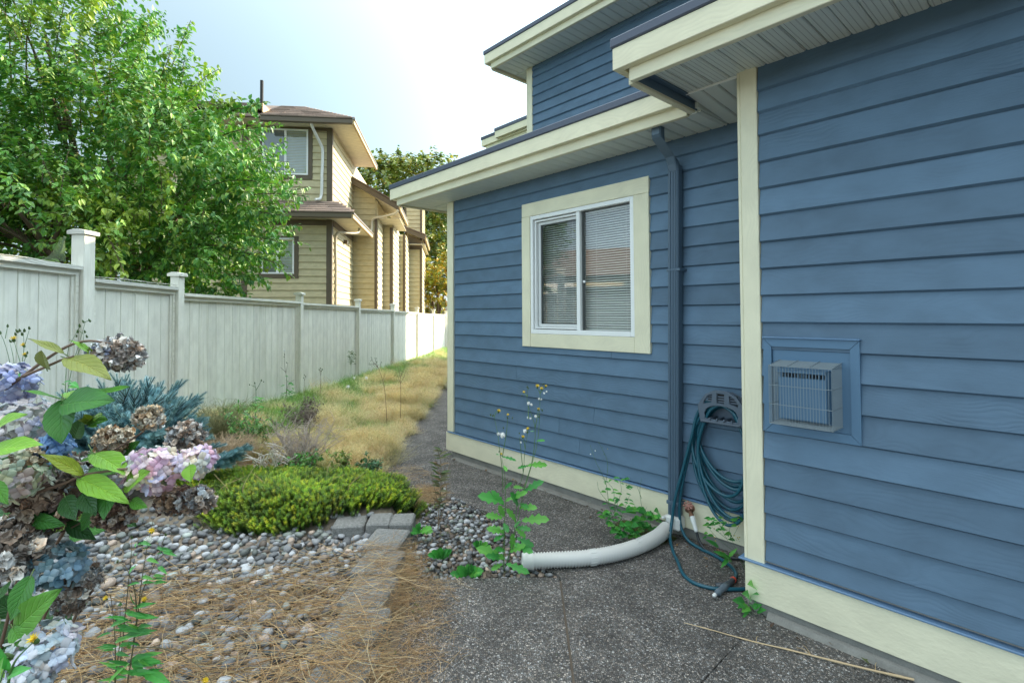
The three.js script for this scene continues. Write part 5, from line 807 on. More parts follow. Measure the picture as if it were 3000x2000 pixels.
// ---------- weeds ----------
const toothed = leafBlade(0.46, 0.10, 0.2, [0, 0.16, 0.24, 0.40, 0.48, 0.64, 0.72, 0.86, 1], [0.12, 0.55, 0.28, 0.95, 0.5, 1.1, 0.62, 0.7, 0.02]), lance = leafBlade(0.26, 0.12, 0.25), bract = leafBlade(0.4, 0.2, 0.1);
const yellowHead = (() => { const l = []; for (let k = 0; k < 22; k++) { const a = k * 2.4, d = V(Math.cos(a), 0.35 + 0.9 * (k % 3) / 2, Math.sin(a)); l.push(tint(put(leafBlade(0.3, 0, 0.1), V(0, 0, 0), d, V(0, 1, 0), 0.011), C(0.80, 0.60, 0.02))); } l.push(tint(lathe([[0.0005, -0.010], [0.0042, -0.007], [0.0046, -0.001], [0.002, 0.001]], 7), C(0.10, 0.20, 0.05))); return join(l); })();
const budHead = tint(join([lathe([[0.0004, -0.008], [0.0036, -0.005], [0.0030, 0.001], [0.0005, 0.006]], 6)]), C(0.12, 0.20, 0.06));
const fluffHead = (() => { const r = rng(9), P = []; for (let k = 0; k < 130; k++) { const d = V(r() - 0.5, r() - 0.5, r() - 0.5).normalize(), e = d.clone().multiplyScalar(0.0135), s = V(d.z, 0, -d.x).multiplyScalar(0.0007); P.push(0, 0, 0, ...e.clone().add(s).toArray(), ...e.clone().sub(s).toArray()); } return tint(join([tris(P), new THREE.IcosahedronGeometry(0.008, 1)]), C(0.82, 0.83, 0.80)); })();
const weedGreens = [Mt.w1, Mt.w2, Mt.w3] = [C(0.10, 0.46, 0.085), C(0.065, 0.34, 0.07), C(0.18, 0.54, 0.09)].map(c => leafMat({ color: c, roughness: 0.5 }));
const stemG = std(0.08, 0.17, 0.05, 0.6), stemR = std(0.13, 0.11, 0.06, 0.65), stemB = std(0.20, 0.14, 0.09, 0.8);
function weed(name, label, f, F, stems, leaves, flowers, { r0 = 0.0034, mat = stemG, leaf = toothed, seed = 1, lm = weedGreens, cat = 'weed' } = {}) {
  const r = rng(seed), b0 = at(...f(...stems[0][0]), F), t = thing(name, label, cat, b0.toArray()), L = (x, y, df = 0) => at(...f(x, y), F + df).sub(b0);
  stems.forEach((s, i) => part('stem', tube(curve(s.map(([x, y, d = 0]) => L(x, y, d + 0.02 * Math.sin(i * 3 + y))), 18), r0 * (i ? 0.75 : 1), r0 * 0.35, 6), mat, t));
  const lg = lm.map(() => []);
  for (const [x0, y0, x1, y1, w = 1, d = -0.05] of leaves) { const a = L(x0, y0), e = L(x1, y1, d * (0.5 + r())), dir = e.clone().sub(a), s = dir.length(); const k = Math.floor(r() * lm.length); part('leaf', put(leaf, a, dir, V((r() - 0.5) * 0.8, 0.7, 0.7), V(s * w * 1.1, s, s)), lm[k], t); }
  const pack = { y: [], b: [], w: [] };
  for (const [x, y, k, s = 1] of flowers) part(k === 'y' ? 'flower' : k === 'b' ? 'bud' : 'seed_head', put(k === 'y' ? yellowHead : k === 'b' ? budHead : fluffHead, L(x, y), V((r() - 0.5) * 0.9, 1, 0.5 * r() + 0.2), V(0, 0, 1), s * (0.9 + 0.2 * r())), k === 'w' ? Mt.petal : Mt.leafVC, t);
  return t;
}
{
  const zt = win(1380, 1100, 0.3827);
  weed('thistle_weed', 'tall green sow thistle with yellow flowers growing out of the gravel patch', zt, 3.17,
    [[[250, 1480], [255, 1200], [262, 980], [258, 760], [235, 630]], [[262, 1470], [350, 1150], [400, 900], [460, 700], [510, 500], [525, 300], [530, 110]], [[270, 1460], [330, 1200], [360, 900], [400, 740], [410, 600], [435, 420]], [[400, 880], [470, 640], [490, 400], [470, 320], [430, 200], [432, 100]], [[245, 900], [238, 720], [215, 540], [205, 450], [175, 310]], [[240, 620], [270, 440], [282, 320]], [[400, 740], [380, 560], [372, 470]], [[490, 400], [505, 330], [515, 270]], [[175, 320], [195, 275], [212, 268]], [[432, 160], [405, 130]], [[525, 130], [508, 90]], [[525, 140], [560, 95]], [[415, 560], [400, 470]], [[440, 330], [437, 220]]],
    [[250, 970, 75, 905, 0.9], [250, 990, 170, 880, 0.7], [240, 1090, 120, 1060, 1], [250, 1080, 225, 1010, 0.9], [265, 960, 410, 880, 0.6], [405, 890, 535, 800, 0.7], [430, 690, 590, 670, 0.7, 0.02], [440, 690, 365, 700, 0.6], [390, 1110, 590, 1085, 0.8], [380, 1110, 330, 1150, 0.7], [350, 1160, 450, 1170, 0.9], [340, 1170, 420, 1230, 0.9], [350, 1240, 480, 1300, 0.8], [330, 1290, 470, 1340, 0.9], [260, 1200, 130, 1160, 0.9], [255, 1220, 180, 1250, 0.8], [250, 1130, 280, 1190, 1.2], [260, 1180, 210, 1140, 0.9], [300, 1350, 400, 1290, 0.8], [260, 1400, 60, 1310, 0.7], [250, 1400, 130, 1370, 0.8], [270, 1440, 440, 1500, 0.7], [240, 1440, 160, 1480, 0.9], [235, 620, 345, 640, 0.5], [240, 620, 205, 585, 0.7], [250, 690, 270, 720, 0.8], [400, 860, 340, 840, 0.9], [360, 1000, 330, 900, 0.9], [370, 980, 430, 1000, 0.7], [500, 500, 560, 490, 0.7], [430, 440, 470, 410, 0.7], [370, 1010, 490, 1000, 0.8], [345, 1120, 290, 1020, 0.8], [255, 870, 300, 820, 0.7], [310, 1330, 330, 1230, 0.9], [260, 1340, 200, 1320, 0.9]],
    [[212, 272, 'y', 1.5], [150, 298, 'b', 1.2], [168, 304, 'b', 1.3], [282, 300, 'y', 0.9], [278, 320, 'b', 1.4], [318, 322, 'b'], [248, 398, 'b', 1.1], [240, 456, 'w', 1.2], [208, 446, 'w', 0.8], [435, 408, 'y', 1.2], [412, 424, 'w', 1.0], [397, 470, 'y', 1.2], [370, 440, 'b'], [380, 512, 'w', 0.5], [508, 82, 'y', 1.5], [540, 100, 'y', 1.2], [572, 82, 'y', 1.1], [553, 65, 'b', 1.2], [405, 128, 'y', 1], [430, 85, 'b', 1.2], [440, 95, 'b'], [390, 152, 'b', 0.9], [515, 258, 'y', 1.3], [543, 262, 'b', 1.3], [440, 212, 'w', 0.8], [462, 222, 'w', 0.6], [435, 322, 'w', 0.6], [455, 328, 'w', 0.6], [495, 312, 'w', 0.7], [520, 312, 'b', 1.2], [520, 178, 'w', 0.5], [538, 182, 'w', 0.5], [215, 580, 'b', 1], [230, 600, 'y', 0.8], [560, 135, 'w', 0.5], [578, 122, 'w', 0.5], [430, 150, 'b'], [430, 430, 'b', 1.5]], { seed: 4 });
  const zq = win(1200, 1000, 0.6378);
  const low = (name, label, X, Y, F, sd, n, len) => { const r = rng(sd), lv = []; for (let k = 0; k < n; k++) { const a = -0.15 - 2.85 * r(); lv.push([X + (r() - 0.5) * 12, Y - 14 * r(), X + len * Math.cos(a) * (0.5 + 0.6 * r()), Y + len * 0.55 * Math.sin(a) - 6, 0.9]); } weed(name, label, zq, F, [[[X, Y], [X + 3, Y - len * 0.5], [X + 8, Y - len * 0.8]]], lv, [], { r0: 0.002, seed: sd }); };
  low('small_weed', 'small green weed in the gravel left of the thistle', 150, 1000, 3.38, 3, 12, 70); low('small_weed', 'green leafy weed at the front edge of the gravel patch', 265, 1085, 3.27, 5, 16, 80); low('small_weed', 'weed sprig in the gravel next to the edging corner', 45, 880, 3.75, 6, 9, 60); low('small_weed', 'little weed standing in the middle of the gravel patch', 320, 960, 3.45, 8, 10, 60);
  weed('dry_weed', 'reddish brown withered weed standing at the left edge of the gravel', zq, 3.72, [[[130, 870], [135, 760], [145, 640], [140, 540], [125, 490]], [[135, 760], [110, 660], [95, 580]], [[140, 700], [170, 620], [185, 560]], [[145, 640], [165, 570]], [[140, 600], [118, 540]], [[128, 860], [165, 740], [170, 660]]], Array.from({ length: 46 }, (_, k) => { const r = rng(k + 300), y = 500 + 270 * r(), x = 140 + (r() - 0.5) * 20, s = r() < 0.5 ? -1 : 1; return [x, y, x + s * (14 + 26 * r()), y - 6 - 20 * r(), 0.8]; }), [[160, 678, 'w', 0.7], [150, 672, 'b', 1.4]], { mat: stemB, leaf: lance, lm: [leafMat({ color: C(0.20, 0.20, 0.10) }), leafMat({ color: C(0.12, 0.19, 0.06) }), leafMat({ color: C(0.30, 0.21, 0.12) })], seed: 12 });
  const zv = win(1700, 1250, 0.5), manyL = (n, sd, x0, x1, y0, y1, len) => { const r = rng(sd); return Array.from({ length: n }, () => { const x = lerp(x0, x1, r()), y = lerp(y0, y1, r()), s = r() < 0.5 ? -1 : 1; return [x, y, x + s * len * (0.5 + r()), y - len * (r() - 0.4), 1]; }); };
  weed('bushy_weed', 'bushy weed with tiny leaves growing against the cream skirting', zv, 3.75, [[[210, 600], [170, 460], [150, 330], [90, 200], [60, 110]], [[205, 600], [200, 440], [190, 360], [130, 300]], [[215, 600], [260, 480], [290, 400]], [[170, 450], [110, 370], [100, 320]], [[200, 500], [240, 380], [235, 320]], [[150, 330], [160, 210], [110, 90]], [[205, 520], [150, 430]], [[210, 560], [280, 520]]], manyL(70, 61, 120, 290, 300, 560, 21), [[60, 110, 'b', 0.8], [110, 90, 'b', 0.8], [88, 140, 'w', 0.4], [130, 120, 'b', 0.6], [160, 130, 'y', 0.4], [60, 160, 'w', 0.4], [140, 160, 'b', 0.7]], { seed: 14, leaf: lance, r0: 0.0024 });
  weed('leafy_weed', 'dark leafy weed beside the foot of the downspout', zv, 3.85, [[[380, 610], [370, 520], [390, 470]], [[375, 610], [420, 540], [430, 500]], [[380, 610], [330, 560], [300, 540]], [[385, 600], [350, 380], [360, 300]], [[360, 420], [330, 340]]], manyL(52, 63, 300, 470, 480, 610, 25), [], { seed: 15, leaf: plumLeaf, r0: 0.0022 });
  weed('leafy_weed', 'green weed on the mossy joint left of the downspout foot', zv, 3.72, [[[290, 640], [250, 590], [230, 560]], [[290, 640], [300, 560]], [[285, 640], [200, 620]]], manyL(34, 64, 180, 330, 560, 640, 22), [], { seed: 16, leaf: plumLeaf, r0: 0.002 });
  const zn = win(1800, 1100, 0.4785);
  weed('yellow_weed', 'wispy weed with tiny yellow flowers under the coiled hose', zn, 3.30, [[[830, 1260], [760, 1100], [690, 1000], [640, 900]], [[800, 1180], [720, 1000], [700, 900], [710, 820]], [[760, 1100], [600, 960], [560, 890]], [[690, 1000], [590, 920]], [[720, 1000], [770, 900], [780, 850]], [[660, 940], [620, 880]]], [...manyL(40, 66, 560, 770, 870, 1010, 24), [700, 1120, 640, 1070, 1], [700, 1120, 660, 1160, 1], [700, 1110, 745, 1060, 1], [640, 1050, 580, 1000, 1], [720, 1140, 690, 1090, 1], [800, 1160, 825, 1110, 1], [790, 890, 770, 860, 1.2], [800, 900, 830, 850, 1.2]], Array.from({ length: 34 }, (_, k) => { const r = rng(k + 90); return [560 + 210 * r(), 870 + 150 * r(), r() < 0.7 ? 'y' : 'b', 0.45]; }), { seed: 18, leaf: lance, r0: 0.0014 });
  weed('corner_weed', 'small lobed green weed growing at the corner of the cream skirting', zn, 2.86, [[[850, 1470], [830, 1380], [850, 1320], [880, 1250]], [[840, 1470], [790, 1400], [740, 1380]], [[850, 1460], [900, 1400]], [[845, 1500], [840, 1520]]], [[880, 1270, 910, 1250, 0.55], [860, 1290, 830, 1270, 0.55], [840, 1340, 880, 1330, 0.55], [830, 1360, 800, 1330, 0.55], [800, 1400, 740, 1370, 0.55], [790, 1400, 760, 1420, 0.55], [820, 1410, 790, 1440, 0.55], [850, 1420, 900, 1400, 0.55], [870, 1440, 920, 1430, 0.55], [840, 1450, 800, 1470, 0.55], [840, 1500, 825, 1510, 0.55], [850, 1490, 860, 1510, 0.55], [850, 1360, 870, 1390, 0.55], [840, 1400, 860, 1420, 0.55]], [], { seed: 19, leaf: mapleLeaf, r0: 0.0018 });
  const zl = win(0, 900, 0.7014);
  weed('flowering_weed', 'thin dark stemmed weed with yellow flowers in the left foreground pebbles', zl, 2.0, [[[520, 1640], [545, 1480], [570, 1320], [585, 1180], [610, 1020], [640, 880]], [[480, 1640], [480, 1420], [470, 1280], [460, 1200]], [[545, 1480], [590, 1200], [650, 1060], [690, 950]], [[500, 1500], [530, 1200], [545, 1050], [550, 960]], [[570, 1320], [560, 1180], [520, 1080], [490, 1060]], [[560, 1420], [680, 1425], [790, 1470], [860, 1530], [890, 1580]], [[470, 1620], [500, 1380], [500, 1240]]], [...manyL(44, 71, 460, 590, 1240, 1560, 62).map(l => [...l.slice(0, 4), 0.62]), ...manyL(20, 72, 540, 690, 950, 1160, 26).map(l => [...l.slice(0, 4), 0.6]), [550, 1470, 600, 1540, 1.2], [520, 1500, 440, 1560, 1.2], [560, 1480, 650, 1470, 1], [600, 1520, 690, 1560, 1]], [[631, 935, 'y', 1.3], [600, 1222, 'y', 1.2], [440, 1216, 'y', 1.0], [548, 960, 'b', 1.2], [690, 948, 'b', 1.2], [618, 972, 'w', 1.1], [590, 990, 'b'], [490, 1060, 'b', 1.2], [856, 1560, 'y', 1.4], [660, 1000, 'b', 1.1]], { seed: 22, mat: stemR, leaf: lance, r0: 0.003 });
  weed('yellow_daisy', 'out of focus yellow flower stalk at the bottom left corner', zl, 1.18, [[[20, 1640], [60, 1480], [140, 1395]], [[-30, 1640], [20, 1500], [30, 1460]]], [[40, 1520, -20, 1440, 1], [30, 1540, 80, 1500, 1], [0, 1560, -40, 1500, 1]], [[140, 1388, 'y', 1.5], [30, 1455, 'b', 1.8]], { seed: 23, leaf: lance });
  weed('budding_weed', 'thin weed with dark buds and small yellow flowers behind the hydrangea, left', zl, 2.55, [[[90, 420], [85, 280], [98, 170], [95, 100]], [[75, 420], [55, 220], [40, 150]], [[40, 330], [40, 240], [10, 130], [-5, 105]], [[120, 420], [90, 260], [62, 160], [55, 130]], [[98, 170], [120, 95]], [[90, 250], [112, 190]], [[20, 130], [30, 78]]], manyL(10, 81, 60, 130, 260, 400, 20), [[55, 132, 'y', 1.6], [96, 158, 'y', 1.4], [103, 198, 'y', 1.3], [68, 98, 'b', 1.6], [80, 95, 'b', 1.6], [100, 95, 'b', 1.6], [120, 85, 'b', 1.5], [30, 76, 'b', 1.5], [0, 105, 'b', 1.5], [40, 140, 'b', 1.3], [112, 188, 'b', 1.3], [145, 325, 'y', 1], [62, 110, 'b', 1.5], [90, 110, 'b', 1.4]], { seed: 25, leaf: lance, r0: 0.0022 });
  weed('budding_weed', 'thin weed with dark buds behind the hydrangea, beside the withered top head', zl, 2.55, [[[270, 420], [275, 260], [285, 170], [315, 110]], [[272, 400], [300, 250], [335, 130], [355, 60]], [[300, 250], [345, 140], [350, 95]], [[315, 110], [330, 85]], [[355, 60], [372, 55]], [[345, 110], [325, 95]]], manyL(8, 83, 250, 300, 300, 420, 24), [[330, 75, 'b', 1.5], [322, 100, 'b', 1.4], [345, 58, 'b', 1.5], [372, 54, 'b', 1.5], [352, 100, 'b', 1.4], [360, 120, 'b', 1.3], [318, 118, 'b', 1.2]], { seed: 26, leaf: lance, r0: 0.0022 });
  const zf = win(550, 980, 0.3401), st = (name, label, F, stems, lv, fl, o) => weed(name, label, zf, F, stems, lv, fl, { r0: 0.0045, leaf: lance, ...o });
  st('stalk_weed', 'forked green stalk standing before the fence, left of the lawn', 6.1, [[[580, 730], [585, 600], [585, 480], [575, 420]], [[585, 480], [610, 440], [632, 395]], [[580, 450], [545, 435]], [[585, 570], [530, 590]], [[585, 560], [650, 575]]], manyL(12, 91, 540, 630, 540, 640, 26), [[632, 392, 'b', 2], [575, 415, 'b', 2], [650, 405, 'b', 1.6], [530, 430, 'b', 1.6]], { seed: 31 });
  st('stalk_weed', 'tallest withered weed stalk leaning against the fence', 8.4, [[[845, 540], [850, 380], [835, 280], [830, 150]], [[840, 320], [795, 280]], [[845, 330], [860, 240]], [[850, 500], [870, 420], [915, 390]]], manyL(20, 92, 800, 900, 360, 540, 26), [[830, 138, 'w', 1.6], [832, 170, 'b', 2], [850, 240, 'b', 2], [828, 190, 'b', 2]], { seed: 32, mat: stemR });
  st('stalk_weed', 'thin dark seed stalk against the middle of the fence', 8.9, [[[1140, 500], [1145, 400], [1140, 295]], [[1143, 360], [1155, 300]], [[1143, 340], [1130, 300]]], [], [[1140, 288, 'b', 2.4], [1156, 298, 'b', 2.4], [1130, 300, 'b', 2.2], [1148, 312, 'b', 2.2]], { seed: 33, mat: stemB });
  st('stalk_weed', 'small thin seed stalk left of the darker one at the fence', 8.9, [[[1000, 520], [1002, 440], [1003, 350]], [[1002, 400], [1014, 360]]], [], [[1003, 345, 'b', 2], [1014, 358, 'b', 2], [996, 372, 'b', 2]], { seed: 34, mat: stemB });
  st('feathery_weed', 'pale green feathery weed standing upright by a fence post', 11.6, [[[1405, 340], [1405, 260], [1408, 160]], [[1405, 260], [1385, 170]], [[1405, 250], [1432, 165]], [[1405, 280], [1395, 150]], [[1406, 240], [1420, 150]]], manyL(90, 95, 1378, 1440, 140, 260, 12), [], { seed: 35, lm: [leafMat({ color: C(0.22, 0.30, 0.15) })] });
  st('lawn_stalk', 'tall bare brown weed stalk bending over the golden grass', 7.4, [[[1715, 800], [1708, 620], [1690, 440], [1650, 310], [1620, 250]], [[1640, 290], [1580, 215]], [[1650, 310], [1665, 230]], [[1640, 290], [1610, 200]], [[1620, 250], [1560, 260]], [[1680, 400], [1700, 320]]], [], Array.from({ length: 24 }, (_, k) => { const r = rng(k + 700); return [1560 + 120 * r(), 195 + 90 * r(), 'b', 1.1]; }), { seed: 36, mat: stemB });
  st('lawn_stalk', 'second brown weed stalk with a wide hazy top near the paving', 7.6, [[[1830, 720], [1835, 560], [1832, 400], [1840, 330]], [[1832, 420], [1790, 310]], [[1834, 420], [1880, 320]], [[1834, 380], [1810, 280]], [[1838, 360], [1860, 290]]], [], Array.from({ length: 26 }, (_, k) => { const r = rng(k + 760); return [1780 + 120 * r(), 275 + 90 * r(), 'b', 1.1]; }), { seed: 37, mat: stemB });
  for (const [x, y, F, l] of [[1432, 372, 11, 'white dandelion clock at the far edge of the green lawn'], [1538, 372, 10.4, 'white seed head in the golden grass right of the dandelion clock'], [1380, 448, 9.4, 'white seed head at the fence foot before the green grass']]) st('dandelion_clock', l, F, [[[x + 2, y + 40], [x + 1, y + 20], [x, y]]], [], [[x, y, 'w', 2.4]], { seed: x, cat: 'flower' });
}
// ---------- fittings on the house and things on the paving ----------
const HTURN = YAW - Math.PI / 2, WR0 = 0.58;
{ // wall vent with a wire guard; its own frame: x along the wall, y up, z out, origin at the lower left of the frame
  const t = thing('wall_vent', 'blue painted exhaust vent with a wire guard cage on the nearer wall', 'vent', H3(3.725, 0.976, WR0).toArray(), HTURN), r = rng(2);
  const W = 0.44, Hh = 0.489, f = 0.042, pb = (n, m, ...a) => part(n, box(...a), m, t);
  const fr = Mt.blueVent = std(0.08, 0.165, 0.265, 0.5, { bumpMap: woodBump, bumpScale: 0.0004 });
  for (const [pts] of [[[[0, 0], [W, 0], [W - f, f], [f, f]]], [[[0, Hh], [f, Hh - f], [W - f, Hh - f], [W, Hh]]], [[[0, 0.002], [f - 0.002, f + 0.001], [f - 0.002, Hh - f - 0.001], [0, Hh - 0.002]]], [[[W, 0.002], [W, Hh - 0.002], [W - f + 0.002, Hh - f - 0.001], [W - f + 0.002, f + 0.001]]]]) {
    const g = prism(pts, 0.0, 0.034, 2, 0); part('frame_board', g, fr, t); }
  pb('flashing', Mt.flash, -0.004, W + 0.004, Hh + 0.001, Hh + 0.008, 0.0, 0.045, { c: 0.002 });
  pb('back_plate', fr, f - 0.001, W - f + 0.001, f - 0.001, Hh - f + 0.001, 0.0, 0.020);
  const x0 = 0.098, x1 = 0.318, y0 = 0.092, y1 = 0.335;
  part('hood', [box(x0, x1, y0, y1 - 0.035, 0.085, 0.10), box(x0, x0 + 0.012, y0, y1, 0.021, 0.0845), box(x1 - 0.012, x1, y0, y1, 0.021, 0.0845), box(x0 + 0.0125, x1 - 0.0125, y1 - 0.008, y1, 0.021, 0.10), box(x0, x1, y1 + 0.0005, y1 + 0.004, 0.021, 0.112), box(x0, x1, y1 - 0.012, y1, 0.101, 0.112)], fr, t);
  pb('louvre', Mt.dark, x0 + 0.013, x1 - 0.013, y0 + 0.01, y1 - 0.009, 0.021, 0.05);
  const bars = []; for (let k = 0; k < 13; k++) { const x = x0 + 0.016 + k * (x1 - x0 - 0.032) / 12; bars.push(box(x - 0.0025, x + 0.0025, y1 - 0.034, y1 - 0.009, 0.086, 0.098, { c: 0.0005 })); } part('grille', bars, fr, t);
  const a = 0.080, b = 0.362, lo = 0.074, hi = 0.359, z = 0.17, w = [], rod = (p, q, rd = 0.0012) => w.push(tube([p, q], rd, rd, 5));
  for (let k = 0; k <= 21; k++) { const x = lerp(a, b, k / 21) + (r() - 0.5) * 0.002; rod([x, lo, z], [x + (r() - 0.5) * 0.002, hi, z]); }
  for (let k = 0; k < 13; k++) { const q = lerp(0.03, z - 0.012, k / 12); rod([a, lo, q], [a, hi + 0.02 * (1 - q / z), q]); rod([b, lo, q], [b, hi + 0.02 * (1 - q / z), q]); rod([a, hi + 0.022 * (1 - q / z), q], [b, hi + 0.022 * (1 - q / z), q]); rod([a, lo, q], [b, lo, q]); }
  for (const y of [lo, lerp(lo, hi, 0.335), lerp(lo, hi, 0.665), hi]) { rod([a, y, z + 0.002], [b, y, z + 0.002], 0.0016); rod([a, y, 0.025], [a, y, z], 0.0016); rod([b, y, 0.025], [b, y, z], 0.0016); }
  for (const x of [a, lerp(a, b, 0.31), lerp(a, b, 0.66), b]) { rod([x, hi + 0.022, 0.022], [x, hi, z], 0.0018); rod([x, lo - 0.001, 0.022], [x, lo - 0.001, z], 0.0018); }
  part('wire_guard', w, Mt.cage = std(0.23, 0.28, 0.31, 0.45, { metalness: 0.2 }), t);
}
{ // hose hanger
  const t = thing('hose_hanger', 'blue grey plastic hose hanger with slotted arch on the blue wall', 'hose hanger', H3(3.24, 0.96, 0.014).toArray(), HTURN), m = Mt.rubber2 = std(0.085, 0.115, 0.155, 0.5);
  const ext = (pts, holes, z0, d) => { const s = new THREE.Shape(pts.map(p => new THREE.Vector2(...p))); s.holes = holes.map(h => new THREE.Path(h.map(p => new THREE.Vector2(...p)))); const g = new THREE.ExtrudeGeometry(s, { depth: d, bevelEnabled: true, bevelSize: 0.003, bevelThickness: 0.003, bevelSegments: 2, curveSegments: 6 }); g.translate(0, 0, z0); return metres(g); };
  const out = [[-0.142, -0.095], [-0.160, 0.01], [-0.135, 0.052], [-0.105, 0.092], [-0.04, 0.122], [0.04, 0.122], [0.105, 0.092], [0.135, 0.052], [0.160, 0.01], [0.142, -0.095]];
  const arch = [[-0.112, -0.072], [-0.118, -0.03]]; for (let k = 0; k <= 8; k++) { const a = Math.PI * (1 - k / 8); arch.push([0.112 * Math.cos(a), -0.022 + 0.05 * Math.sin(a)]); } arch.push([0.118, -0.03], [0.112, -0.072]);
  const slots = [[[-0.118, 0.028], [-0.062, 0.045], [-0.058, 0.098], [-0.088, 0.088], [-0.118, 0.045]], [[-0.026, 0.042], [0.026, 0.042], [0.026, 0.108], [-0.026, 0.108]], [[0.062, 0.045], [0.118, 0.028], [0.118, 0.045], [0.088, 0.088], [0.058, 0.098]]];
  part('front_plate', ext(out, [arch.slice().reverse(), ...slots.map(s => s.slice().reverse())], 0.098, 0.010), m, t);
  part('back_plate', ext(out.map(([x, y]) => [x * 0.86, y * 0.86]), [], 0.0, 0.006), m, t);
  const sad = []; for (let k = 0; k <= 12; k++) { const a = Math.PI * k / 12; sad.push([0.121 * Math.cos(a), -0.012 + 0.055 * Math.sin(a)]); } for (let k = 12; k >= 0; k--) { const a = Math.PI * k / 12; sad.push([0.113 * Math.cos(a), -0.02 + 0.052 * Math.sin(a)]); }
  part('saddle', prism(sad, 0.01, 0.097, 2, 0), m, t);
  part('shelf', [box(-0.135, 0.135, -0.094, -0.080, 0.008, 0.125, { c: 0.004 }), ...[-0.075, -0.025, 0.025, 0.075].map(x => box(x - 0.006, x + 0.006, -0.0795, -0.060, 0.02, 0.12, { c: 0.003 }))], m, t);
  part('slat', slots.map((s, i) => [0.052, 0.068, 0.084].map(y => box(i === 1 ? -0.024 : i === 0 ? -0.112 + (y - 0.05) * 0.6 : 0.064, i === 1 ? 0.024 : i === 0 ? -0.064 : 0.112 - (y - 0.05) * 0.6, y - 0.004, y + 0.004, 0.095, 0.104, { c: 0.001 }))).flat(), m, t);
  part('recess', box(-0.10, 0.10, 0.046, 0.098, 0.07, 0.088), Mt.dark, t);
}
{ // garden hose: turns hanging from the hanger, then down to the paving
  const r = rng(52), b = H3(3.22, 0.62, 0.07), t = thing('garden_hose', 'dark teal garden hose coiled on the wall hanger and trailing over the paving', 'hose', b.toArray(), HTURN), P = (s, y, w) => V(s - 3.22, y - 0.62, w - 0.07), pts = [];
  const N = 9;
  for (let i = 0; i < N; i++) {
    const left = 0.17 + 0.055 * r() + (i < 2 ? 0.03 : 0), right = 0.15 + 0.05 * r(), bot = [0.46, 0.24, 0.40, 0.30, 0.45, 0.27, 0.36, 0.50, 0.22][i], top = 0.972 + 0.008 * (i % 3), w = 0.035 + 0.028 * (i % 3) + 0.006 * Math.floor(i / 3), sk = 0.03 + 0.05 * r();
    for (let k = 0; k < 14; k++) { const a = Math.PI / 2 + k / 14 * 2 * Math.PI, c = Math.cos(a), s = Math.sin(a), cy = lerp(top, bot, 0.5), q = s > 0 ? 1 : 1; pts.push(P(3.235 + (c < 0 ? left : right) * c * (s > 0.5 ? 0.92 : 1) + sk * (s < 0 ? -s : 0), cy + (top - bot) / 2 * s, w + 0.02 * Math.max(0, -s) + (r() - 0.5) * 0.008)); }
  }
  const f1 = [[3.13, 1.0, 0.10], [3.06, 0.90, 0.10], [3.02, 0.74, 0.11], [2.955, 0.50, 0.12], [2.905, 0.30, 0.135], [2.885, 0.14, 0.15], [2.90, 0.045, 0.20], [2.98, 0.013, 0.30], [3.08, 0.012, 0.41], [3.21, 0.012, 0.55], [3.30, 0.012, 0.585], [3.40, 0.013, 0.56], [3.47, 0.014, 0.50], [3.54, 0.012, 0.40], [3.57, 0.012, 0.20], [3.56, 0.012, 0.06]];
  pts.push(...f1.map(q => P(...q)));
  part('hose', tube(curve(pts, 900), 0.0108, 0.0108, 9, { len: true }), Mt.hose, t);
  const f2 = [[3.10, 1.0, 0.06], [3.05, 0.86, 0.075], [3.00, 0.66, 0.085], [2.945, 0.42, 0.10], [2.92, 0.24, 0.105], [2.93, 0.10, 0.105], [2.98, 0.03, 0.11], [3.07, 0.012, 0.13], [3.21, 0.012, 0.165], [3.33, 0.013, 0.22], [3.41, 0.015, 0.30], [3.437, 0.02, 0.385]];
  part('hose', tube(curve(f2.map(q => P(...q)), 120), 0.0105, 0.0105, 9, { len: true }), Mt.hose, t);
  // connector: red ring, grey joint, nozzle
  const j0 = P(3.437, 0.02, 0.385), j1 = P(3.445, 0.024, 0.50), j2 = P(3.452, 0.028, 0.66), cyl = (a, c, prof) => { const d = c.clone().sub(a), l = d.length(); return put(lathe(prof.map(([rr, y]) => [rr, y * l]), 16), a, d, V(0, 1, 0)); };
  part('coupling_ring', cyl(j0, j0.clone().lerp(j1, 0.16), [[0.0002, 0], [0.0165, 0], [0.0175, 0.3], [0.0175, 0.8], [0.016, 1], [0.0002, 1]]), Mt.red, t);
  part('connector', [cyl(j0.clone().lerp(j1, 0.17), j1, [[0.0002, 0], [0.015, 0], [0.016, 0.3], [0.0145, 0.55], [0.018, 0.62], [0.018, 1], [0.0002, 1]]), cyl(P(3.40, 0.02, 0.535), P(3.455, 0.022, 0.485), [[0.0002, 0], [0.0155, 0], [0.0175, 0.4], [0.0175, 1], [0.0002, 1]])], Mt.rubber, t);
  part('nozzle', cyl(j1.clone().lerp(j2, 0.01), j2, [[0.0002, 0], [0.019, 0], [0.020, 0.25], [0.0165, 0.3], [0.0165, 0.6], [0.0185, 0.62], [0.017, 0.74], [0.0095, 0.76], [0.0085, 1], [0.0002, 1]]), std(0.13, 0.17, 0.21, 0.35), t);
  part('nozzle_tip', cyl(j1.clone().lerp(j2, 0.90), j1.clone().lerp(j2, 1.04), [[0.0092, 0], [0.0105, 0.1], [0.0095, 0.9], [0.0002, 1]]), Mt.pale, t);
}
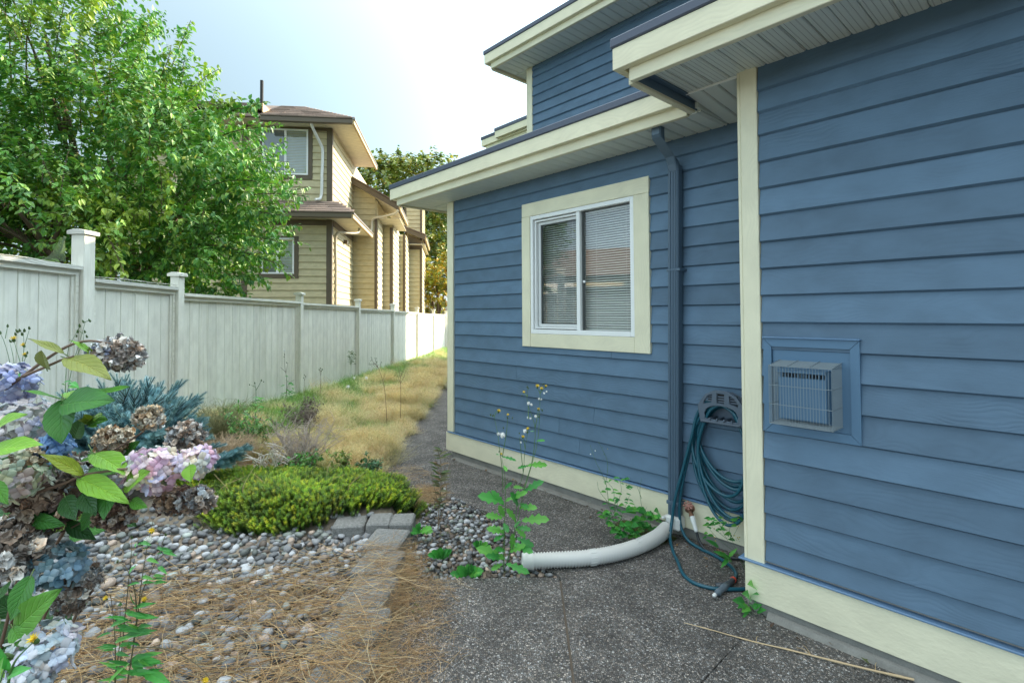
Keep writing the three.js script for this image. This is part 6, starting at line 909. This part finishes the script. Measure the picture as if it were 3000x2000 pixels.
{ // tap with its feed hose
  const b = H3(2.965, 0.225, 0.03), t = thing('outdoor_tap', 'old brass garden tap on the cream skirting beside the downspout', 'tap', b.toArray(), HTURN), P = (s, y, w) => V(s - 2.965, y - 0.225, w - 0.03), d = (a, c, prof, m, n) => { const v = c.clone().sub(a), l = v.length(); return part(n, put(lathe(prof.map(([rr, y]) => [rr, y * l]), 14), a, v, V(0, 1, 0)), m, t); };
  d(P(2.965, 0.225, 0.03), P(2.968, 0.222, 0.085), [[0.03, 0], [0.03, 0.12], [0.012, 0.16], [0.012, 0.8], [0.018, 0.85], [0.018, 1], [0.0002, 1.05]], Mt.brass, 'body');
  d(P(2.968, 0.222, 0.078), P(2.990, 0.265, 0.112), [[0.015, 0], [0.017, 0.4], [0.010, 0.5], [0.006, 0.9], [0.006, 1]], Mt.brass, 'stem');
  const wh = []; const c = P(2.991, 0.267, 0.114), ax = P(2.990, 0.265, 0.112).sub(P(2.968, 0.222, 0.078)); for (let k = 0; k < 8; k++) { const a = k * Math.PI / 4; wh.push(put(new THREE.SphereGeometry(0.0085, 8, 6).translate(0.027 * Math.cos(a), 0, 0.027 * Math.sin(a)), c, ax, V(0, 0, 1))); wh.push(put(tube([[0, 0, 0], [0.027 * Math.cos(a), 0, 0.027 * Math.sin(a)]], 0.0045, 0.004, 6), c, ax, V(0, 0, 1))); }
  part('handle', wh, std(0.34, 0.16, 0.13, 0.6), t);
  d(P(2.978, 0.224, 0.078), P(3.012, 0.192, 0.10), [[0.015, 0], [0.013, 0.6], [0.017, 0.7], [0.017, 1]], Mt.brass, 'spout');
  d(P(3.010, 0.197, 0.098), P(3.052, 0.105, 0.115), [[0.0002, 0], [0.0175, 0], [0.018, 0.35], [0.0155, 0.42], [0.0145, 0.9], [0.011, 1], [0.0002, 1]], Mt.pale, 'hose_connector');
  part('feed_hose', tube(curve([P(3.050, 0.110, 0.114), P(3.07, 0.06, 0.12), P(3.12, 0.02, 0.135), P(3.21, 0.012, 0.14), P(3.30, 0.012, 0.11), P(3.40, 0.03, 0.07), P(3.50, 0.06, 0.06), P(3.57, 0.07, 0.08)], 60), 0.0098, 0.0098, 9), Mt.blackHose, t);
}
{ // corrugated drain pipe leading away from the downspout
  const b = V(0.6, 0.0, -3.4), t = thing('drain_pipe', 'white corrugated flexible drain pipe curving from the downspout over the paving', 'drain pipe', b.toArray());
  const G = (X, y, F) => V(X, y, -F).sub(b), e = H3(2.868, 0.10, 0.11).sub(b);
  const cv = new THREE.CatmullRomCurve3([G(0.055, 0.052, 3.325), G(0.24, 0.053, 3.34), G(0.44, 0.053, 3.36), G(0.63, 0.053, 3.415), G(0.82, 0.055, 3.515), G(1.00, 0.062, 3.66), G(1.10, 0.078, 3.77), e]);
  const L = cv.getLength(), sub = (a, c, n) => Array.from({ length: n + 1 }, (_, i) => cv.getPointAt(lerp(a, c, i / n)));
  const cuts = [[0.055, 0.355], [0.392, 0.655], [0.69, 0.955]];
  for (const [a, c] of cuts) { const n = Math.round((c - a) * L / 0.0048); part('corrugated_section', tube(sub(a, c, n), t2 => 0.0375 + 0.0120 * Math.sqrt(0.5 + 0.5 * Math.cos(t2 * n * Math.PI / 2)), 0, 20, { caps: false }), Mt.pipe, t); }
  for (const [a, c] of [[0.353, 0.394], [0.653, 0.692]]) { part('coupler', [tube(sub(a, c, 4), 0.0475, 0.0475, 20, { caps: false }), ...Array.from({ length: 10 }, (_, k) => { const p = sub(a + 0.004, c - 0.004, 4), q = k * 0.628; return tube(p.map(v => v.clone().add(V(0.0, 0.048 * Math.cos(q), 0.048 * Math.sin(q)))), 0.0032, 0.0032, 5); })], Mt.pipe, t); }
  part('end_collar', [tube(sub(0.0, 0.056, 4), 0.0500, 0.0500, 20, { caps: false }), tube(sub(0.0, 0.056, 4), 0.0465, 0.0465, 20, { caps: false }), tube(sub(0.018, 0.024, 2), 0.0525, 0.0525, 20), tube(sub(0.050, 0.058, 2), 0.0530, 0.0530, 20)].map((g, i) => g), Mt.pipe, t);
  const ad = new THREE.Group(); ad.name = 'adapter'; ad.position.copy(H3(2.868, 0.115, 0.078).sub(b)); ad.rotation.y = HTURN; t.add(ad);
  part('socket', [box(-0.058, 0.058, -0.05, 0.045, -0.044, 0.050, { c: 0.014 }), box(-0.072, -0.05, 0.015, 0.035, 0.0, 0.07, { c: 0.006 })], Mt.pipe, ad);
}
{ // dry stalk lying on the paving, fallen leaves, moss
  const Z4 = win(1900, 900, 0.7015), p = [[150, 1320], [250, 1345], [350, 1370], [450, 1395], [560, 1420], [680, 1452], [800, 1485], [950, 1522], [1110, 1555]].map(q => onLevel(...Z4(...q), 0.008));
  const t = thing('dry_stalk', 'long dry straw coloured stalk lying across the paving near the wall', 'stalk', p[4].toArray()), L = p.map(v => v.clone().sub(p[4]).add(V(0, 0.004 * Math.sin(v.x * 9), 0)));
  part('stem', tube(curve(L, 40), t2 => 0.0016 + 0.0034 * t2 + 0.0012 * Math.pow(Math.abs(Math.sin(t2 * 15)), 12), 0, 7), std(0.56, 0.42, 0.25, 0.7), t);
  part('shoots', [[5, -0.04, -0.05], [5, 0.0, -0.07], [3, 0.03, -0.04], [7, 0.04, -0.05]].map(([k, x, z]) => tube(curve([L[k], L[k].clone().add(V(x * 0.5, 0.01, z * 0.6)), L[k].clone().add(V(x, 0.004, z))], 8), 0.0016, 0.0008, 4)), Mt.straw, t);
  const r = rng(66), lv = [], leafL = leafBlade(0.6, 0.25, -0.3);
  for (let i = 0; i < 150; i++) { let s = 2.2 + 1.4 * r(), w = 0.05 + 0.35 * r() * r(); if (i > 90) { s = 0.1 + 3.3 * r(); w = 0.05 + 0.05 * r(); } if (i > 130) { s = 3.75 + 1.2 * r(); w = 0.62 + 0.1 * r(); } const q = H3(s, 0.004 + 0.004 * r(), w); lv.push([along(V(r() - 0.5, 0.1 * (r() - 0.3), r() - 0.5), V(r() - 0.5, 1, r() - 0.5)).scale(V(1, 1, 1).multiplyScalar(0.014 + 0.022 * r())).setPosition(q), pick(r, [[C(0.20, 0.11, 0.05), 3], [C(0.10, 0.06, 0.04), 2], [C(0.34, 0.22, 0.10), 1], [C(0.13, 0.16, 0.05), 1]])]); }
  const g = new THREE.Group(); g.name = 'leaf_litter'; scene.add(g); tag(g, 'small brown fallen leaves and debris lying along the foot of the walls', 'leaf litter', null, 'stuff'); copies('fallen_leaves', leafL, Mt.leaf, lv, g);
  const ms = []; for (let i = 0; i < 900; i++) { const s = 2.45 + 0.42 * r(), w = 0.10 + 0.16 * r() * r(); ms.push([mat4(H3(s, 0.0, w), r() * 6.28, 0.6 + 0.6 * r()), vary(r, pick(r, [[C(0.11, 0.15, 0.02), 2], [C(0.18, 0.19, 0.03), 1], [C(0.07, 0.08, 0.02), 1]]))]); }
  for (let i = 0; i < 500; i++) { const a = r() * 6.28, q = Math.sqrt(r()), X = -3.02 + 0.22 * q * Math.cos(a), F = 3.62 + 0.2 * q * Math.sin(a); if (r() < 0.3) continue; ms.push([mat4(ground(X, F, 0.03), r() * 6.28, 1.2 + r()), vary(r, C(0.19, 0.30, 0.03))]); }
  for (let i = 0; i < 200; i++) { const F = 2 + 2.4 * r(), X = -1.0 + 1.2 * r(); if (F > 3.3 && X > -0.2) continue; ms.push([mat4(V(X, F < 3.2 && X > -0.5 ? 0.0 : 0.02, -F), r() * 6.28, (F < 3.2 && X > -0.5 ? 0.25 : 0.8)), vary(r, C(0.12, 0.20, 0.03))]); }
  const mo = new THREE.Group(); mo.name = 'moss'; scene.add(mo); tag(mo, 'low green moss and creeping ground cover in damp spots', 'moss', null, 'stuff'); copies('moss_tufts', bladeClump(88, 9, 0.022, 0.018, 0.004, 1.2, 2), Mt.leaf, ms, mo);
}
// ---------- draw ----------
const renderer = new THREE.WebGLRenderer({ antialias: true });
renderer.setSize(1024, 682); renderer.shadowMap.enabled = true;
renderer.toneMapping = THREE.LinearToneMapping; renderer.toneMappingExposure = EXPOSURE;
scene.environmentIntensity = 1;
camera.far = 400; camera.updateProjectionMatrix();
renderer.render(scene, camera);
